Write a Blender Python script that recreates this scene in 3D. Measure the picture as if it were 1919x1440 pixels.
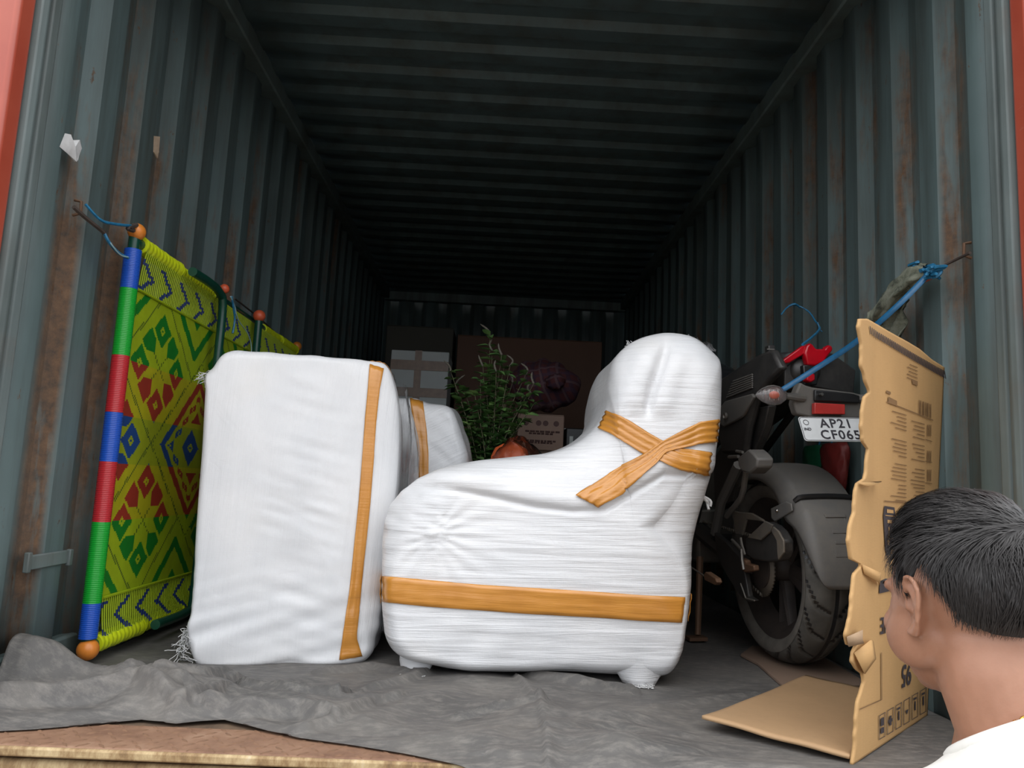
import bpy, bmesh, math, random
import numpy as np
from mathutils import Matrix, Vector, noise
from mathutils.bvhtree import BVHTree
random.seed(7); np.random.seed(7)
for o in list(bpy.data.objects):
    bpy.data.objects.remove(o, do_unlink=True)
SC = bpy.context.scene
COL = SC.collection
R_ = math.radians

# ---------------------------------------------------------------- camera
FPX, PCX, PCY = 1430.0, 959.5, 720.0
CAM = np.array([0.0, 0.0, 0.55])
_dy = np.array([(923 - PCX) / FPX, -(912 - PCY) / FPX, -1.0]); _dy /= np.linalg.norm(_dy)
_a = np.array([math.cos(R_(2.7)), -math.sin(R_(2.7)), 0.0])
_dx = _a - _dy * (_a @ _dy); _dx /= np.linalg.norm(_dx)
_dz = np.cross(_dx, _dy)
ROT = np.stack([_dx, _dy, _dz], 1)
cd = bpy.data.cameras.new('camera')
cam = bpy.data.objects.new('camera', cd); COL.objects.link(cam)
cd.sensor_fit = 'HORIZONTAL'; cd.sensor_width = 36.0; cd.lens = FPX / 1919 * 36.0
cd.clip_start = 0.02; cd.clip_end = 300
m4 = Matrix.Identity(4)
for i in range(3):
    for j in range(3):
        m4[i][j] = ROT[j][i]
    m4[i][3] = CAM[i]
cam.matrix_world = m4
SC.camera = cam

# ---------------------------------------------------------------- daylight
SC.view_settings.view_transform = 'Standard'
SC.view_settings.look = 'None'
SC.view_settings.gamma = 1.0
SC.view_settings.use_curve_mapping = False
SC.view_settings.exposure = 0.0
wd = bpy.data.worlds.new('overcast_sky'); SC.world = wd; wd.use_nodes = True
nt = wd.node_tree; nt.nodes.clear()
_o = nt.nodes.new('ShaderNodeOutputWorld'); _b = nt.nodes.new('ShaderNodeBackground')
_tc = nt.nodes.new('ShaderNodeTexCoord'); _sx = nt.nodes.new('ShaderNodeSeparateXYZ')
_rp = nt.nodes.new('ShaderNodeValToRGB')
nt.links.new(_tc.outputs['Generated'], _sx.inputs[0]); nt.links.new(_sx.outputs['Z'], _rp.inputs[0])
_rp.color_ramp.elements[0].position = 0.0; _rp.color_ramp.elements[0].color = (0.24, 0.265, 0.30, 1)
_rp.color_ramp.elements[1].position = 1.0; _rp.color_ramp.elements[1].color = (1.0, 1.0, 1.0, 1)
nt.links.new(_rp.outputs[0], _b.inputs[0]); nt.links.new(_b.outputs[0], _o.inputs[0])
_b.inputs[1].default_value = 3.9

# ---------------------------------------------------------------- helpers: pixels of the 1919x1440 frame to points in the place
def ray(px, py):
    return ROT.T @ np.array([(px - PCX) / FPX, -(py - PCY) / FPX, -1.0])
def onX(px, py, x): w = ray(px, py); return CAM + w * ((x - CAM[0]) / w[0])
def onY(px, py, y): w = ray(px, py); return CAM + w * ((y - CAM[1]) / w[1])
def onZ(px, py, z=0.0): w = ray(px, py); return CAM + w * ((z - CAM[2]) / w[2])
def V(*a): return Vector(a if len(a) > 1 else a[0])
def nz(x, y, z, s=1.0): return noise.noise(Vector((x * s, y * s, z * s)))
def fbm(x, y, z, oct=3):
    v = 0.0; a = 1.0
    for i in range(oct):
        v += a * noise.noise(Vector((x, y, z))); x *= 2.1; y *= 2.1; z *= 2.1; a *= 0.5
    return v
def sstep(a, b, x):
    t = min(1.0, max(0.0, (x - a) / (b - a))) if a != b else float(x > a)
    return t * t * (3 - 2 * t)
def lerp(a, b, t): return a + (b - a) * t
def interp_poly(P, n):
    P = [np.array(p, float) for p in P]
    d = [0.0]
    for a, b in zip(P[:-1], P[1:]): d.append(d[-1] + np.linalg.norm(b - a))
    out = []
    for i in range(n):
        t = d[-1] * i / (n - 1)
        k = 0
        while k < len(P) - 2 and d[k + 1] < t: k += 1
        f = (t - d[k]) / max(1e-9, d[k + 1] - d[k])
        out.append(P[k] + (P[k + 1] - P[k]) * min(1, max(0, f)))
    return out
def spline(P, n, closed=False):
    """Catmull-Rom through P, n samples per whole curve, evenly by arc length."""
    P = [np.array(p, float) for p in P]; m = len(P); dense = []
    segs = m if closed else m - 1
    for i in range(segs):
        g = (lambda k: P[k % m]) if closed else (lambda k: P[min(m - 1, max(0, k))])
        p0, p1, p2, p3 = g(i - 1), g(i), g(i + 1), g(i + 2)
        for k in range(14):
            t = k / 14
            dense.append(0.5 * ((2 * p1) + (-p0 + p2) * t + (2 * p0 - 5 * p1 + 4 * p2 - p3) * t * t + (-p0 + 3 * p1 - 3 * p2 + p3) * t ** 3))
    dense.append(P[0] if closed else P[-1])
    r = interp_poly(dense, n + 1 if closed else n)
    return r[:-1] if closed else r

# ---------------------------------------------------------------- helpers: materials
MATS = {}
class NT:
    def __init__(s, name):
        s.m = bpy.data.materials.new(name); s.m.use_nodes = True; s.t = s.m.node_tree; s.t.nodes.clear()
        s.out = s.n('ShaderNodeOutputMaterial'); s.p = s.n('ShaderNodeBsdfPrincipled')
        s.l(s.p.outputs[0], s.out.inputs[0]); MATS[name] = s.m
        s._tc = None
    def n(s, t, **k):
        x = s.t.nodes.new(t)
        for a, v in k.items(): setattr(x, a, v)
        return x
    def l(s, a, b): s.t.links.new(a, b)
    def obj(s):
        if not s._tc: s._tc = s.n('ShaderNodeTexCoord')
        return s._tc.outputs['Object']
    def gen(s):
        s.obj(); return s._tc.outputs['Generated']
    def world(s):
        return s.n('ShaderNodeNewGeometry').outputs['Position']
    def map(s, src, sc=(1, 1, 1), loc=(0, 0, 0), rot=(0, 0, 0)):
        x = s.n('ShaderNodeMapping'); s.l(src, x.inputs[0])
        x.inputs['Scale'].default_value = sc; x.inputs['Location'].default_value = loc; x.inputs['Rotation'].default_value = rot
        return x.outputs[0]
    def noise(s, src, scale, detail=3, rough=0.55, dist=0.0):
        x = s.n('ShaderNodeTexNoise'); s.l(src, x.inputs['Vector']); x.inputs['Scale'].default_value = scale
        x.inputs['Detail'].default_value = detail; x.inputs['Roughness'].default_value = rough; x.inputs['Distortion'].default_value = dist
        return x.outputs['Fac']
    def wave(s, src, scale, dist=0, axis='X', prof='SIN', det=2, dsc=1.0):
        x = s.n('ShaderNodeTexWave'); s.l(src, x.inputs['Vector']); x.bands_direction = axis; x.wave_profile = prof
        x.inputs['Scale'].default_value = scale; x.inputs['Distortion'].default_value = dist
        x.inputs['Detail'].default_value = det; x.inputs['Detail Scale'].default_value = dsc
        return x.outputs['Fac']
    def ramp(s, fac, stops, interp='LINEAR'):
        x = s.n('ShaderNodeValToRGB'); s.l(fac, x.inputs[0]); cr = x.color_ramp; cr.interpolation = interp
        while len(cr.elements) < len(stops): cr.elements.new(0.5)
        for e, (p, c) in zip(cr.elements, stops):
            e.position = p; e.color = (c, c, c, 1) if isinstance(c, (int, float)) else (*c, 1)
        return x.outputs[0]
    def math(s, op, a, b=None, c=None):
        x = s.n('ShaderNodeMath'); x.operation = op
        for i, v in enumerate((a, b, c)):
            if v is None: continue
            if isinstance(v, (int, float)): x.inputs[i].default_value = v
            else: s.l(v, x.inputs[i])
        return x.outputs[0]
    def mix(s, f, a, b, mode='MIX'):
        x = s.n('ShaderNodeMix'); x.data_type = 'RGBA'; x.blend_type = mode
        for i, v in ((0, f), (6, a), (7, b)):
            if isinstance(v, (int, float)): x.inputs[i].default_value = v if i == 0 else (v, v, v, 1)
            elif isinstance(v, tuple): x.inputs[i].default_value = (*v, 1)
            else: s.l(v, x.inputs[i])
        return x.outputs[2]
    def sep(s, src):
        x = s.n('ShaderNodeSeparateXYZ'); s.l(src, x.inputs[0]); return x.outputs
    def bump(s, h, st=0.3, dist=0.01, prev=None):
        x = s.n('ShaderNodeBump'); s.l(h, x.inputs['Height']); x.inputs['Strength'].default_value = st; x.inputs['Distance'].default_value = dist
        if prev is not None: s.l(prev, x.inputs['Normal'])
        return x.outputs[0]
    def set(s, **k):
        for a, v in k.items():
            i = s.p.inputs[a.replace('_', ' ')]
            if isinstance(v, (int, float)): i.default_value = v
            elif isinstance(v, tuple): i.default_value = (*v, 1) if len(v) == 3 and i.type == 'RGBA' else v
            else: s.l(v, i)
        return s
def plain(name, col, rough=0.5, metal=0.0, var=0.15, nscale=30.0, bump=0.0, bscale=200.0, **k):
    """A procedural material: one colour, broken up by fine noise in colour and relief."""
    s = NT(name); o = s.obj()
    f = s.noise(o, nscale, 4)
    dark = tuple(c * (1 - var) for c in col); lite = tuple(min(1, c * (1 + var)) for c in col)
    s.set(Base_Color=s.ramp(f, [(0.3, dark), (0.7, lite)]), Roughness=rough, Metallic=metal, **k)
    if bump: s.set(Normal=s.bump(s.noise(o, bscale, 2), bump, 0.002))
    return s.m

# ---------------------------------------------------------------- helpers: meshes
class MB:
    def __init__(s): s.v = []; s.f = []; s.mi = []
    def add(s, verts, faces, mi=0, M=None):
        b = len(s.v)
        for p in verts:
            p = Vector(p)
            s.v.append(tuple(M @ p) if M is not None else tuple(p))
        for f in faces: s.f.append(tuple(b + i for i in f)); s.mi.append(mi)
        return s
    def box(s, c, d, M=None, mi=0):
        x, y, z = (k / 2 for k in d); cx, cy, cz = c
        v = [(cx + i * x, cy + j * y, cz + k * z) for i in (-1, 1) for j in (-1, 1) for k in (-1, 1)]
        return s.add(v, [(0, 1, 3, 2), (4, 6, 7, 5), (0, 4, 5, 1), (2, 3, 7, 6), (0, 2, 6, 4), (1, 5, 7, 3)], mi, M)
    def tube(s, pts, r, n=8, caps=True, mi=0, flat=1.0, up=None):
        P = [Vector(p) for p in pts]; m = len(P)
        rr = r if isinstance(r, (list, tuple)) else [r] * m
        T = []
        for i in range(m):
            t = P[min(m - 1, i + 1)] - P[max(0, i - 1)]
            T.append(t.normalized() if t.length > 1e-9 else Vector((0, 0, 1)))
        u = Vector(up) if up else (Vector((0, 0, 1)) if abs(T[0].z) < 0.9 else Vector((1, 0, 0)))
        u = (u - T[0] * u.dot(T[0])).normalized()
        vs = []
        for i in range(m):
            u = (u - T[i] * u.dot(T[i]))
            u = u.normalized() if u.length > 1e-6 else T[i].orthogonal().normalized()
            w = T[i].cross(u)
            for k in range(n):
                a = 2 * math.pi * k / n
                vs.append(P[i] + (u * math.cos(a) * flat + w * math.sin(a)) * rr[i])
        fs = [(i * n + k, i * n + (k + 1) % n, (i + 1) * n + (k + 1) % n, (i + 1) * n + k) for i in range(m - 1) for k in range(n)]
        if caps:
            fs.append(tuple(range(n - 1, -1, -1))); fs.append(tuple((m - 1) * n + k for k in range(n)))
        return s.add(vs, fs, mi)
    def lathe(s, prof, n=32, M=None, mi=0, closed=False, caps=True):
        """profile of (r, h) turned about local z."""
        m = len(prof); vs = []
        for (r, h) in prof:
            for k in range(n):
                a = 2 * math.pi * k / n; vs.append((r * math.cos(a), r * math.sin(a), h))
        fs = []
        for i in range(m if closed else m - 1):
            j = (i + 1) % m
            for k in range(n):
                fs.append((i * n + k, i * n + (k + 1) % n, j * n + (k + 1) % n, j * n + k))
        if caps and not closed:
            if prof[0][0] > 1e-6: fs.append(tuple(range(n - 1, -1, -1)))
            if prof[-1][0] > 1e-6: fs.append(tuple((m - 1) * n + k for k in range(n)))
        return s.add(vs, fs, mi, M)
    def prism(s, poly, h0, h1, M=None, mi=0):
        n = len(poly)
        v = [(x, y, h0) for x, y in poly] + [(x, y, h1) for x, y in poly]
        f = [tuple(range(n - 1, -1, -1)), tuple(range(n, 2 * n))] + [(i, (i + 1) % n, n + (i + 1) % n, n + i) for i in range(n)]
        return s.add(v, f, mi, M)
    def ball(s, c, r, nu=16, nv=10, mi=0, M=None):
        r = r if isinstance(r, (tuple, list)) else (r, r, r); c = Vector(c)
        vs = [c + Vector((0, 0, r[2]))]; 
        for i in range(1, nv):
            t = math.pi * i / nv
            for k in range(nu):
                a = 2 * math.pi * k / nu
                vs.append(c + Vector((r[0] * math.sin(t) * math.cos(a), r[1] * math.sin(t) * math.sin(a), r[2] * math.cos(t))))
        vs.append(c - Vector((0, 0, r[2]))); L = len(vs) - 1
        fs = [(0, 1 + k, 1 + (k + 1) % nu) for k in range(nu)]
        for i in range(nv - 2):
            for k in range(nu):
                a = 1 + i * nu; fs.append((a + k, a + nu + k, a + nu + (k + 1) % nu, a + (k + 1) % nu))
        a = 1 + (nv - 2) * nu
        fs += [(L, a + (k + 1) % nu, a + k) for k in range(nu)]
        return s.add(vs, fs, mi, M)
    def grid(s, rows, mi=0, close=False):
        h = len(rows); w = len(rows[0]); vs = [p for r in rows for p in r]
        fs = [(i * w + j, i * w + (j + 1) % w, (i + 1) * w + (j + 1) % w, (i + 1) * w + j) for i in range(h - 1) for j in range(w if close else w - 1)]
        return s.add(vs, fs, mi)
    def mesh(s, name, mats, smooth=True):
        me = bpy.data.meshes.new(name); me.from_pydata(s.v, [], s.f)
        for m in (mats if isinstance(mats, (list, tuple)) else [mats]): me.materials.append(m if not isinstance(m, str) else MATS[m])
        if any(s.mi): me.polygons.foreach_set('material_index', s.mi)
        bm = bmesh.new(); bm.from_mesh(me); bmesh.ops.recalc_face_normals(bm, faces=bm.faces); bm.to_mesh(me); bm.free()
        if smooth: me.polygons.foreach_set('use_smooth', [True] * len(me.polygons))
        me.update(); return me
    def build(s, name, mats, parent=None, smooth=True, bevel=0.0, solid=0.0, sharp=35, seg=2, **tags):
        o = bpy.data.objects.new(name, s.mesh(name, mats, smooth)); COL.objects.link(o)
        if parent is not None: o.parent = parent
        if solid:
            md = o.modifiers.new('thickness', 'SOLIDIFY'); md.thickness = solid; md.offset = 0
        if bevel:
            md = o.modifiers.new('bevel', 'BEVEL'); md.width = bevel; md.segments = seg; md.limit_method = 'ANGLE'; md.angle_limit = R_(30)
        if smooth and sharp:
            _sharp(o.data, sharp)
        return tag(o, **tags)
def _sharp(me, deg):
    bm = bmesh.new(); bm.from_mesh(me); lim = R_(deg)
    for e in bm.edges:
        if len(e.link_faces) == 2 and e.calc_face_angle(0) > lim: e.smooth = False
    bm.to_mesh(me); bm.free()
def tag(o, label=None, cat=None, group=None, kind=None):
    if label: o['label'] = label
    if cat: o['category'] = cat
    if group: o['group'] = group
    if kind: o['kind'] = kind
    return o
def thing(name, loc, label, cat, rot=(0, 0, 0), group=None):
    o = bpy.data.objects.new(name, None); COL.objects.link(o); o.location = loc; o.rotation_euler = rot
    o.empty_display_size = 0.05
    return tag(o, label, cat, group)
def under(root, ob):
    """parent a mesh built in place coordinates under an Empty that stands at the thing's base"""
    ob.parent = root; ob.matrix_parent_inverse = (Matrix.Translation(root.location) @ root.rotation_euler.to_matrix().to_4x4()).inverted()
    return ob
def copyof(o, name=None, parent=None, M=None):
    c = o.copy(); COL.objects.link(c)
    if parent is not None: c.parent = parent
    if M is not None: c.matrix_local = M
    return c
def text_mb(txt, size, thick=0.0006, spacing=1.0, bold=0.0):
    cu = bpy.data.curves.new('t', 'FONT'); cu.body = txt; cu.size = size; cu.extrude = thick; cu.space_character = spacing
    cu.align_x = 'CENTER'; cu.align_y = 'CENTER'; cu.offset = bold; cu.resolution_u = 3
    o = bpy.data.objects.new('t', cu); COL.objects.link(o)
    dg = bpy.context.evaluated_depsgraph_get(); me = bpy.data.meshes.new_from_object(o.evaluated_get(dg))
    mb = MB(); mb.add([v.co for v in me.vertices], [tuple(p.vertices) for p in me.polygons])
    bpy.data.objects.remove(o); bpy.data.meshes.remove(me)
    return mb
def RX(a): return Matrix.Rotation(a, 4, 'X')
def RY(a): return Matrix.Rotation(a, 4, 'Y')
def RZ(a): return Matrix.Rotation(a, 4, 'Z')
def TR(*a): return Matrix.Translation(Vector(a))
def evaluated_mb(o):
    dg = bpy.context.evaluated_depsgraph_get(); dg.update()
    me = bpy.data.meshes.new_from_object(o.evaluated_get(dg))
    mb = MB(); mb.add([v.co for v in me.vertices], [tuple(p.vertices) for p in me.polygons])
    bpy.data.meshes.remove(me); return mb
# ---------------------------------------------------------------- materials
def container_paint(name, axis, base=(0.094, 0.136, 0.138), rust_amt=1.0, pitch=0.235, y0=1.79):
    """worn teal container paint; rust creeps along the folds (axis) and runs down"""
    s = NT(name); p = s.world(); xyz = s.sep(p)
    big = s.noise(p, 1.3, 5, 0.6)
    col = s.ramp(big, [(0.25, tuple(c * 0.72 for c in base)), (0.5, base), (0.75, tuple(min(1, c * 1.22) for c in base))])
    grime = s.noise(s.map(p, (9, 9, 0.7)), 1.0, 5, 0.65)
    col = s.mix(s.ramp(grime, [(0.42, 0.0), (0.68, 0.75)]), col, (0.045, 0.052, 0.046))
    # rust: along the fold of every rib, in tall runs
    ph = s.math('FRACT', s.math('DIVIDE', s.math('SUBTRACT', xyz[axis], y0), pitch))
    fold = s.ramp(ph, [(0.60, 0.0), (0.74, 0.9), (0.93, 1.0), (0.995, 0.1)])
    run = s.noise(s.map(p, (1.7, 1.7, 0.55), (3, 1, 0)), 1.6, 5, 0.7)
    fine = s.noise(s.map(p, (40, 40, 5)), 1.0, 4, 0.7)
    low = s.ramp(s.math('DIVIDE', xyz[2], 2.4), [(0.1, 0.16), (0.75, -0.05)])
    r = s.math('ADD', s.math('ADD', s.math('MULTIPLY', run, 0.75), s.math('MULTIPLY', fine, 0.3)), low)
    rm = s.math('MULTIPLY', s.ramp(r, [(0.555, 0.0), (0.67, 0.9)]), fold)
    chips = s.noise(s.map(p, (7, 7, 3)), 3.2, 6, 0.75)
    cm = s.ramp(chips, [(0.64, 0.0), (0.68, 1.0)])
    rc = s.ramp(s.noise(p, 30, 4, 0.7), [(0.3, (0.055, 0.032, 0.02)), (0.55, (0.13, 0.065, 0.03)), (0.8, (0.20, 0.11, 0.055))])
    f = s.math('MULTIPLY', s.math('MINIMUM', s.math('ADD', rm, s.math('MULTIPLY', cm, 0.8)), 1.0), rust_amt)
    col = s.mix(f, col, rc)
    s.set(Base_Color=col, Roughness=s.mix(f, 0.55, 0.9), Normal=s.bump(s.math('ADD', s.math('MULTIPLY', chips, 0.4), s.math('MULTIPLY', fine, 0.4)), 0.25, 0.003))
    return s.m
container_paint('paint_side', 1)
container_paint('paint_end', 0, rust_amt=0.5)
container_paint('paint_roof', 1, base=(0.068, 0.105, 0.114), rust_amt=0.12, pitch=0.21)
container_paint('paint_rail', 1, base=(0.085, 0.12, 0.12), rust_amt=0.1)
container_paint('paint_post', 2, base=(0.13, 0.165, 0.165), rust_amt=0.15)
def red_paint():
    s = NT('red_paint'); p = s.world()
    col = s.ramp(s.noise(p, 3, 5, 0.6), [(0.3, (0.36, 0.055, 0.03)), (0.7, (0.45, 0.09, 0.05))])
    sc = s.ramp(s.noise(s.map(p, (4, 4, 40)), 2.0, 5, 0.7), [(0.68, 0.0), (0.74, 0.6)])
    s.set(Base_Color=s.mix(sc, col, (0.55, 0.3, 0.22)), Roughness=0.38, Coat_Weight=0.3, Coat_Roughness=0.3); return s.m
red_paint()
def tarp_mat():
    s = NT('tarpaulin'); o = s.obj()
    big = s.noise(o, 2.2, 6, 0.65); fine = s.noise(s.map(o, (1, 3, 1)), 25, 5, 0.7)
    col = s.ramp(big, [(0.3, (0.072, 0.070, 0.069)), (0.5, (0.108, 0.103, 0.099)), (0.72, (0.175, 0.162, 0.145))])
    dust = s.ramp(fine, [(0.45, 0.0), (0.75, 0.55)])
    col = s.mix(dust, col, (0.27, 0.25, 0.225))
    scr = s.noise(s.map(o, (3, 30, 3), rot=(0, 0, 0.5)), 4, 3, 0.6)
    col = s.mix(s.ramp(scr, [(0.68, 0.0), (0.75, 0.3)]), col, (0.28, 0.26, 0.24))
    weave = s.math('MULTIPLY', s.wave(o, 160, 0, 'X'), s.wave(o, 160, 0, 'Y'))
    b = s.bump(fine, 0.12, 0.003); b = s.bump(weave, 0.15, 0.001, b)
    s.set(Base_Color=col, Roughness=0.62, Normal=b, Specular_IOR_Level=0.35); return s.m
tarp_mat()
def wrap_mat(name, ang=0.0, streak=1.0, coat=0.6):
    """white woven sacking under stretch film"""
    s = NT(name); o = s.obj(); q = s.map(o, rot=(0, ang, 0))
    col = s.ramp(s.noise(o, 5, 4), [(0.3, (0.66, 0.67, 0.69)), (0.7, (0.74, 0.74, 0.75))])
    col = s.mix(s.ramp(s.noise(s.map(o, (1, 1, 1), (4, 2, 7)), 3.0, 3), [(0.6, 0.0), (0.75, 0.25)]), col, (0.72, 0.68, 0.62))
    weave = s.math('ADD', s.wave(o, 95, 0.4, 'X', det=1), s.wave(o, 95, 0.4, 'Z', det=1))
    film = s.noise(s.map(q, (1.6, 1.6, 42)), 1.5, 4, 0.6, 0.6)
    film2 = s.noise(s.map(q, (3, 3, 26), rot=(0, 0.5, 0)), 1.3, 3, 0.5, 0.5)
    crum = s.noise(o, 16, 5, 0.6, 0.8)
    h = s.math('ADD', s.math('MULTIPLY', film, streak), s.math('ADD', s.math('MULTIPLY', film2, 0.5 * streak), s.math('MULTIPLY', crum, 0.35)))
    b1 = s.bump(weave, 0.12, 0.0012); b2 = s.bump(h, 0.40, 0.009, b1)
    s.set(Base_Color=col, Roughness=0.55, Normal=b2, Coat_Weight=coat, Coat_Roughness=0.16, Coat_Normal=s.bump(h, 0.6, 0.012)); return s.m
wrap_mat('wrap_chair', 0.03); wrap_mat('wrap_block', 1.54, 0.55, 0.35); wrap_mat('wrap_small', 0.5, 0.9, 0.7)
def tape_mat():
    s = NT('brown_tape'); o = s.obj()
    h = s.noise(s.map(o, (4, 4, 60)), 1.5, 4, 0.6, 0.5)
    col = s.ramp(s.noise(o, 9, 4), [(0.3, (0.52, 0.215, 0.032)), (0.7, (0.62, 0.27, 0.045))])
    s.set(Base_Color=col, Roughness=0.3, Normal=s.bump(h, 0.4, 0.005), Coat_Weight=0.5, Coat_Roughness=0.15); return s.m
tape_mat()
def film_mat(name, base=0.10):
    s = NT(name); t = s.t; t.nodes.remove(s.p)
    tr = s.n('ShaderNodeBsdfTransparent'); gl = s.n('ShaderNodeBsdfGlossy'); gl.inputs['Roughness'].default_value = 0.12
    df = s.n('ShaderNodeBsdfTranslucent'); df.inputs[0].default_value = (0.9, 0.9, 0.92, 1)
    o = s.obj(); b = s.bump(s.noise(s.map(o, (18, 18, 3)), 1.5, 4, 0.6, 0.6), 0.8, 0.012)
    s.l(b, gl.inputs['Normal'])
    fr = s.n('ShaderNodeFresnel'); fr.inputs[0].default_value = 1.5; s.l(b, fr.inputs['Normal'])
    m1 = s.n('ShaderNodeMixShader'); m1.inputs[0].default_value = base; s.l(tr.outputs[0], m1.inputs[1]); s.l(df.outputs[0], m1.inputs[2])
    m2 = s.n('ShaderNodeMixShader'); s.l(s.math('MINIMUM', s.math('MULTIPLY', fr.outputs[0], 1.6), 0.9), m2.inputs[0]); s.l(m1.outputs[0], m2.inputs[1]); s.l(gl.outputs[0], m2.inputs[2])
    s.l(m2.outputs[0], s.out.inputs[0]); return s.m
film_mat('clear_film')
def cardboard(name, col, var=0.1):
    s = NT(name); o = s.obj()
    c = s.ramp(s.noise(o, 3, 4), [(0.3, tuple(k * (1 - var) for k in col)), (0.7, tuple(k * (1 + var) for k in col))])
    fib = s.noise(s.map(o, (60, 60, 300)), 1.0, 3)
    flute = s.wave(s.map(o, (1, 1, 1)), 45, 0.3, 'X')
    s.set(Base_Color=s.mix(s.ramp(fib, [(0.5, 0.0), (0.8, 0.2)]), c, tuple(k * 0.75 for k in col)), Roughness=0.75, Normal=s.bump(s.math('ADD', fib, s.math('MULTIPLY', flute, 0.25)), 0.12, 0.002)); return s.m
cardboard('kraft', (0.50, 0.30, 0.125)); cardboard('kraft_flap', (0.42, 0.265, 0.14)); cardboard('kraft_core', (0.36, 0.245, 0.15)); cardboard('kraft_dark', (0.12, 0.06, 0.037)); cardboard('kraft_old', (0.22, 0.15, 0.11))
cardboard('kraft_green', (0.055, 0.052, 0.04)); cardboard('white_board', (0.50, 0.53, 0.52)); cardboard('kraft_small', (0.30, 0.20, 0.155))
plain('print_ink', (0.055, 0.045, 0.05), 0.7); plain('print_brown', (0.22, 0.125, 0.055), 0.7)
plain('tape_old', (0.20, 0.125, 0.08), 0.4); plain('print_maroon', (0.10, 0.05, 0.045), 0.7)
plain('lime', (0.5824, 0.6864, 0.0125), 0.38, var=0.08, bump=0.2, bscale=150); plain('yellow_r', (0.4140, 0.3809, 0.0099), 0.45, var=0.08); plain('yellow_b', (0.2851, 0.3326, 0.0119), 0.45, var=0.08); plain('yellow_g', (0.3283, 0.4320, 0.0103), 0.45, var=0.08)
plain('weave_red', (0.2981, 0.0290, 0.0166), 0.45, var=0.1); plain('weave_blue', (0.0116, 0.0538, 0.2153), 0.45, var=0.1); plain('weave_green', (0.0072, 0.1800, 0.0163), 0.45, var=0.1); plain('weave_line', (0.0360, 0.0792, 0.0144), 0.5)
plain('cord_blue', (0.0086, 0.0288, 0.1440), 0.45)
def rung(name, col):
    s = NT(name); o = s.obj()
    w = s.wave(o, 62, 0.5, 'Z', det=1)
    s.set(Base_Color=s.ramp(w, [(0.0, tuple(c * 0.72 for c in col)), (0.5, col)]), Roughness=0.32, Normal=s.bump(w, 0.3, 0.003)); return s.m
rung('tube_blue', (0.012, 0.085, 0.50)); rung('tube_green', (0.008, 0.36, 0.03)); rung('tube_red', (0.50, 0.022, 0.03))
plain('pipe_green', (0.006, 0.055, 0.035), 0.28)
plain('knob_orange', (0.62, 0.20, 0.028), 0.35); plain('knob_red', (0.60, 0.10, 0.04), 0.35)
plain('twine_blue', (0.018, 0.15, 0.29), 0.4, var=0.35, nscale=90); plain('rope_dark', (0.05, 0.035, 0.028), 0.8, var=0.3); plain('twine_pale', (0.30, 0.45, 0.48), 0.4)
plain('strap_blue', (0.010, 0.095, 0.21), 0.4, var=0.2, nscale=60)
def camo():
    s = NT('faded_cloth'); o = s.obj(); n = s.noise(o, 22, 5, 0.7, 0.5)
    s.set(Base_Color=s.ramp(n, [(0.34, (0.028, 0.034, 0.026)), (0.45, (0.12, 0.13, 0.095)), (0.7, (0.23, 0.24, 0.19))]), Roughness=0.85, Normal=s.bump(n, 0.5, 0.006)); return s.m
camo()
# motorcycle
plain('rubber', (0.068, 0.064, 0.056), 0.75, var=0.35, nscale=14, bump=0.25, bscale=90); plain('rubber_side', (0.10, 0.09, 0.078), 0.7, var=0.3, nscale=20)
def dusty(name, col, dust=(0.17, 0.15, 0.125), amt=0.6, rough=0.5, metal=0.0):
    s = NT(name); o = s.obj(); n = s.noise(o, 7, 6, 0.7); n2 = s.noise(o, 60, 3, 0.6)
    f = s.ramp(s.math('ADD', s.math('MULTIPLY', n, 0.7), s.math('MULTIPLY', n2, 0.3)), [(0.35, 0.0), (0.75, amt)])
    s.set(Base_Color=s.mix(f, col, dust), Roughness=s.mix(f, rough, 0.9), Metallic=metal, Normal=s.bump(n2, 0.12, 0.002)); return s.m
dusty('plastic_grey', (0.095, 0.093, 0.09), amt=0.75); dusty('plastic_black', (0.014, 0.014, 0.015), amt=0.25, rough=0.4); dusty('rim_dark', (0.022, 0.018, 0.017), (0.10, 0.075, 0.06), 0.5)
dusty('alloy', (0.20, 0.19, 0.175), (0.20, 0.17, 0.13), 0.6, 0.4, 0.6); dusty('steel_dusty', (0.10, 0.095, 0.09), (0.24, 0.19, 0.13), 0.8, 0.5, 0.4); dusty('rust_metal', (0.13, 0.065, 0.035), (0.17, 0.115, 0.075), 0.5, 0.6, 0.3)
plain('chrome', (0.55, 0.55, 0.55), 0.2, 1.0); plain('tail_black', (0.012, 0.012, 0.013), 0.35, var=0.3)
plain('lamp_red', (0.42, 0.004, 0.012), 0.12, var=0.1); plain('reflector_red', (0.42, 0.035, 0.03), 0.25); plain('plate_white', (0.62, 0.64, 0.65), 0.35, var=0.06); plain('plate_ink', (0.03, 0.028, 0.035), 0.5)
def glass(name, col, rough=0.08, base=0.35):
    s = NT(name); s.set(Base_Color=col, Roughness=rough, Transmission_Weight=1.0 - base, IOR=1.45); return s.m
film_mat('clear_lens', 0.28); plain('amber_bulb', (0.55, 0.10, 0.05), 0.3)
plain('seat_vinyl', (0.018, 0.018, 0.019), 0.55, bump=0.3); plain('tank_black', (0.015, 0.016, 0.018), 0.2)
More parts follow.
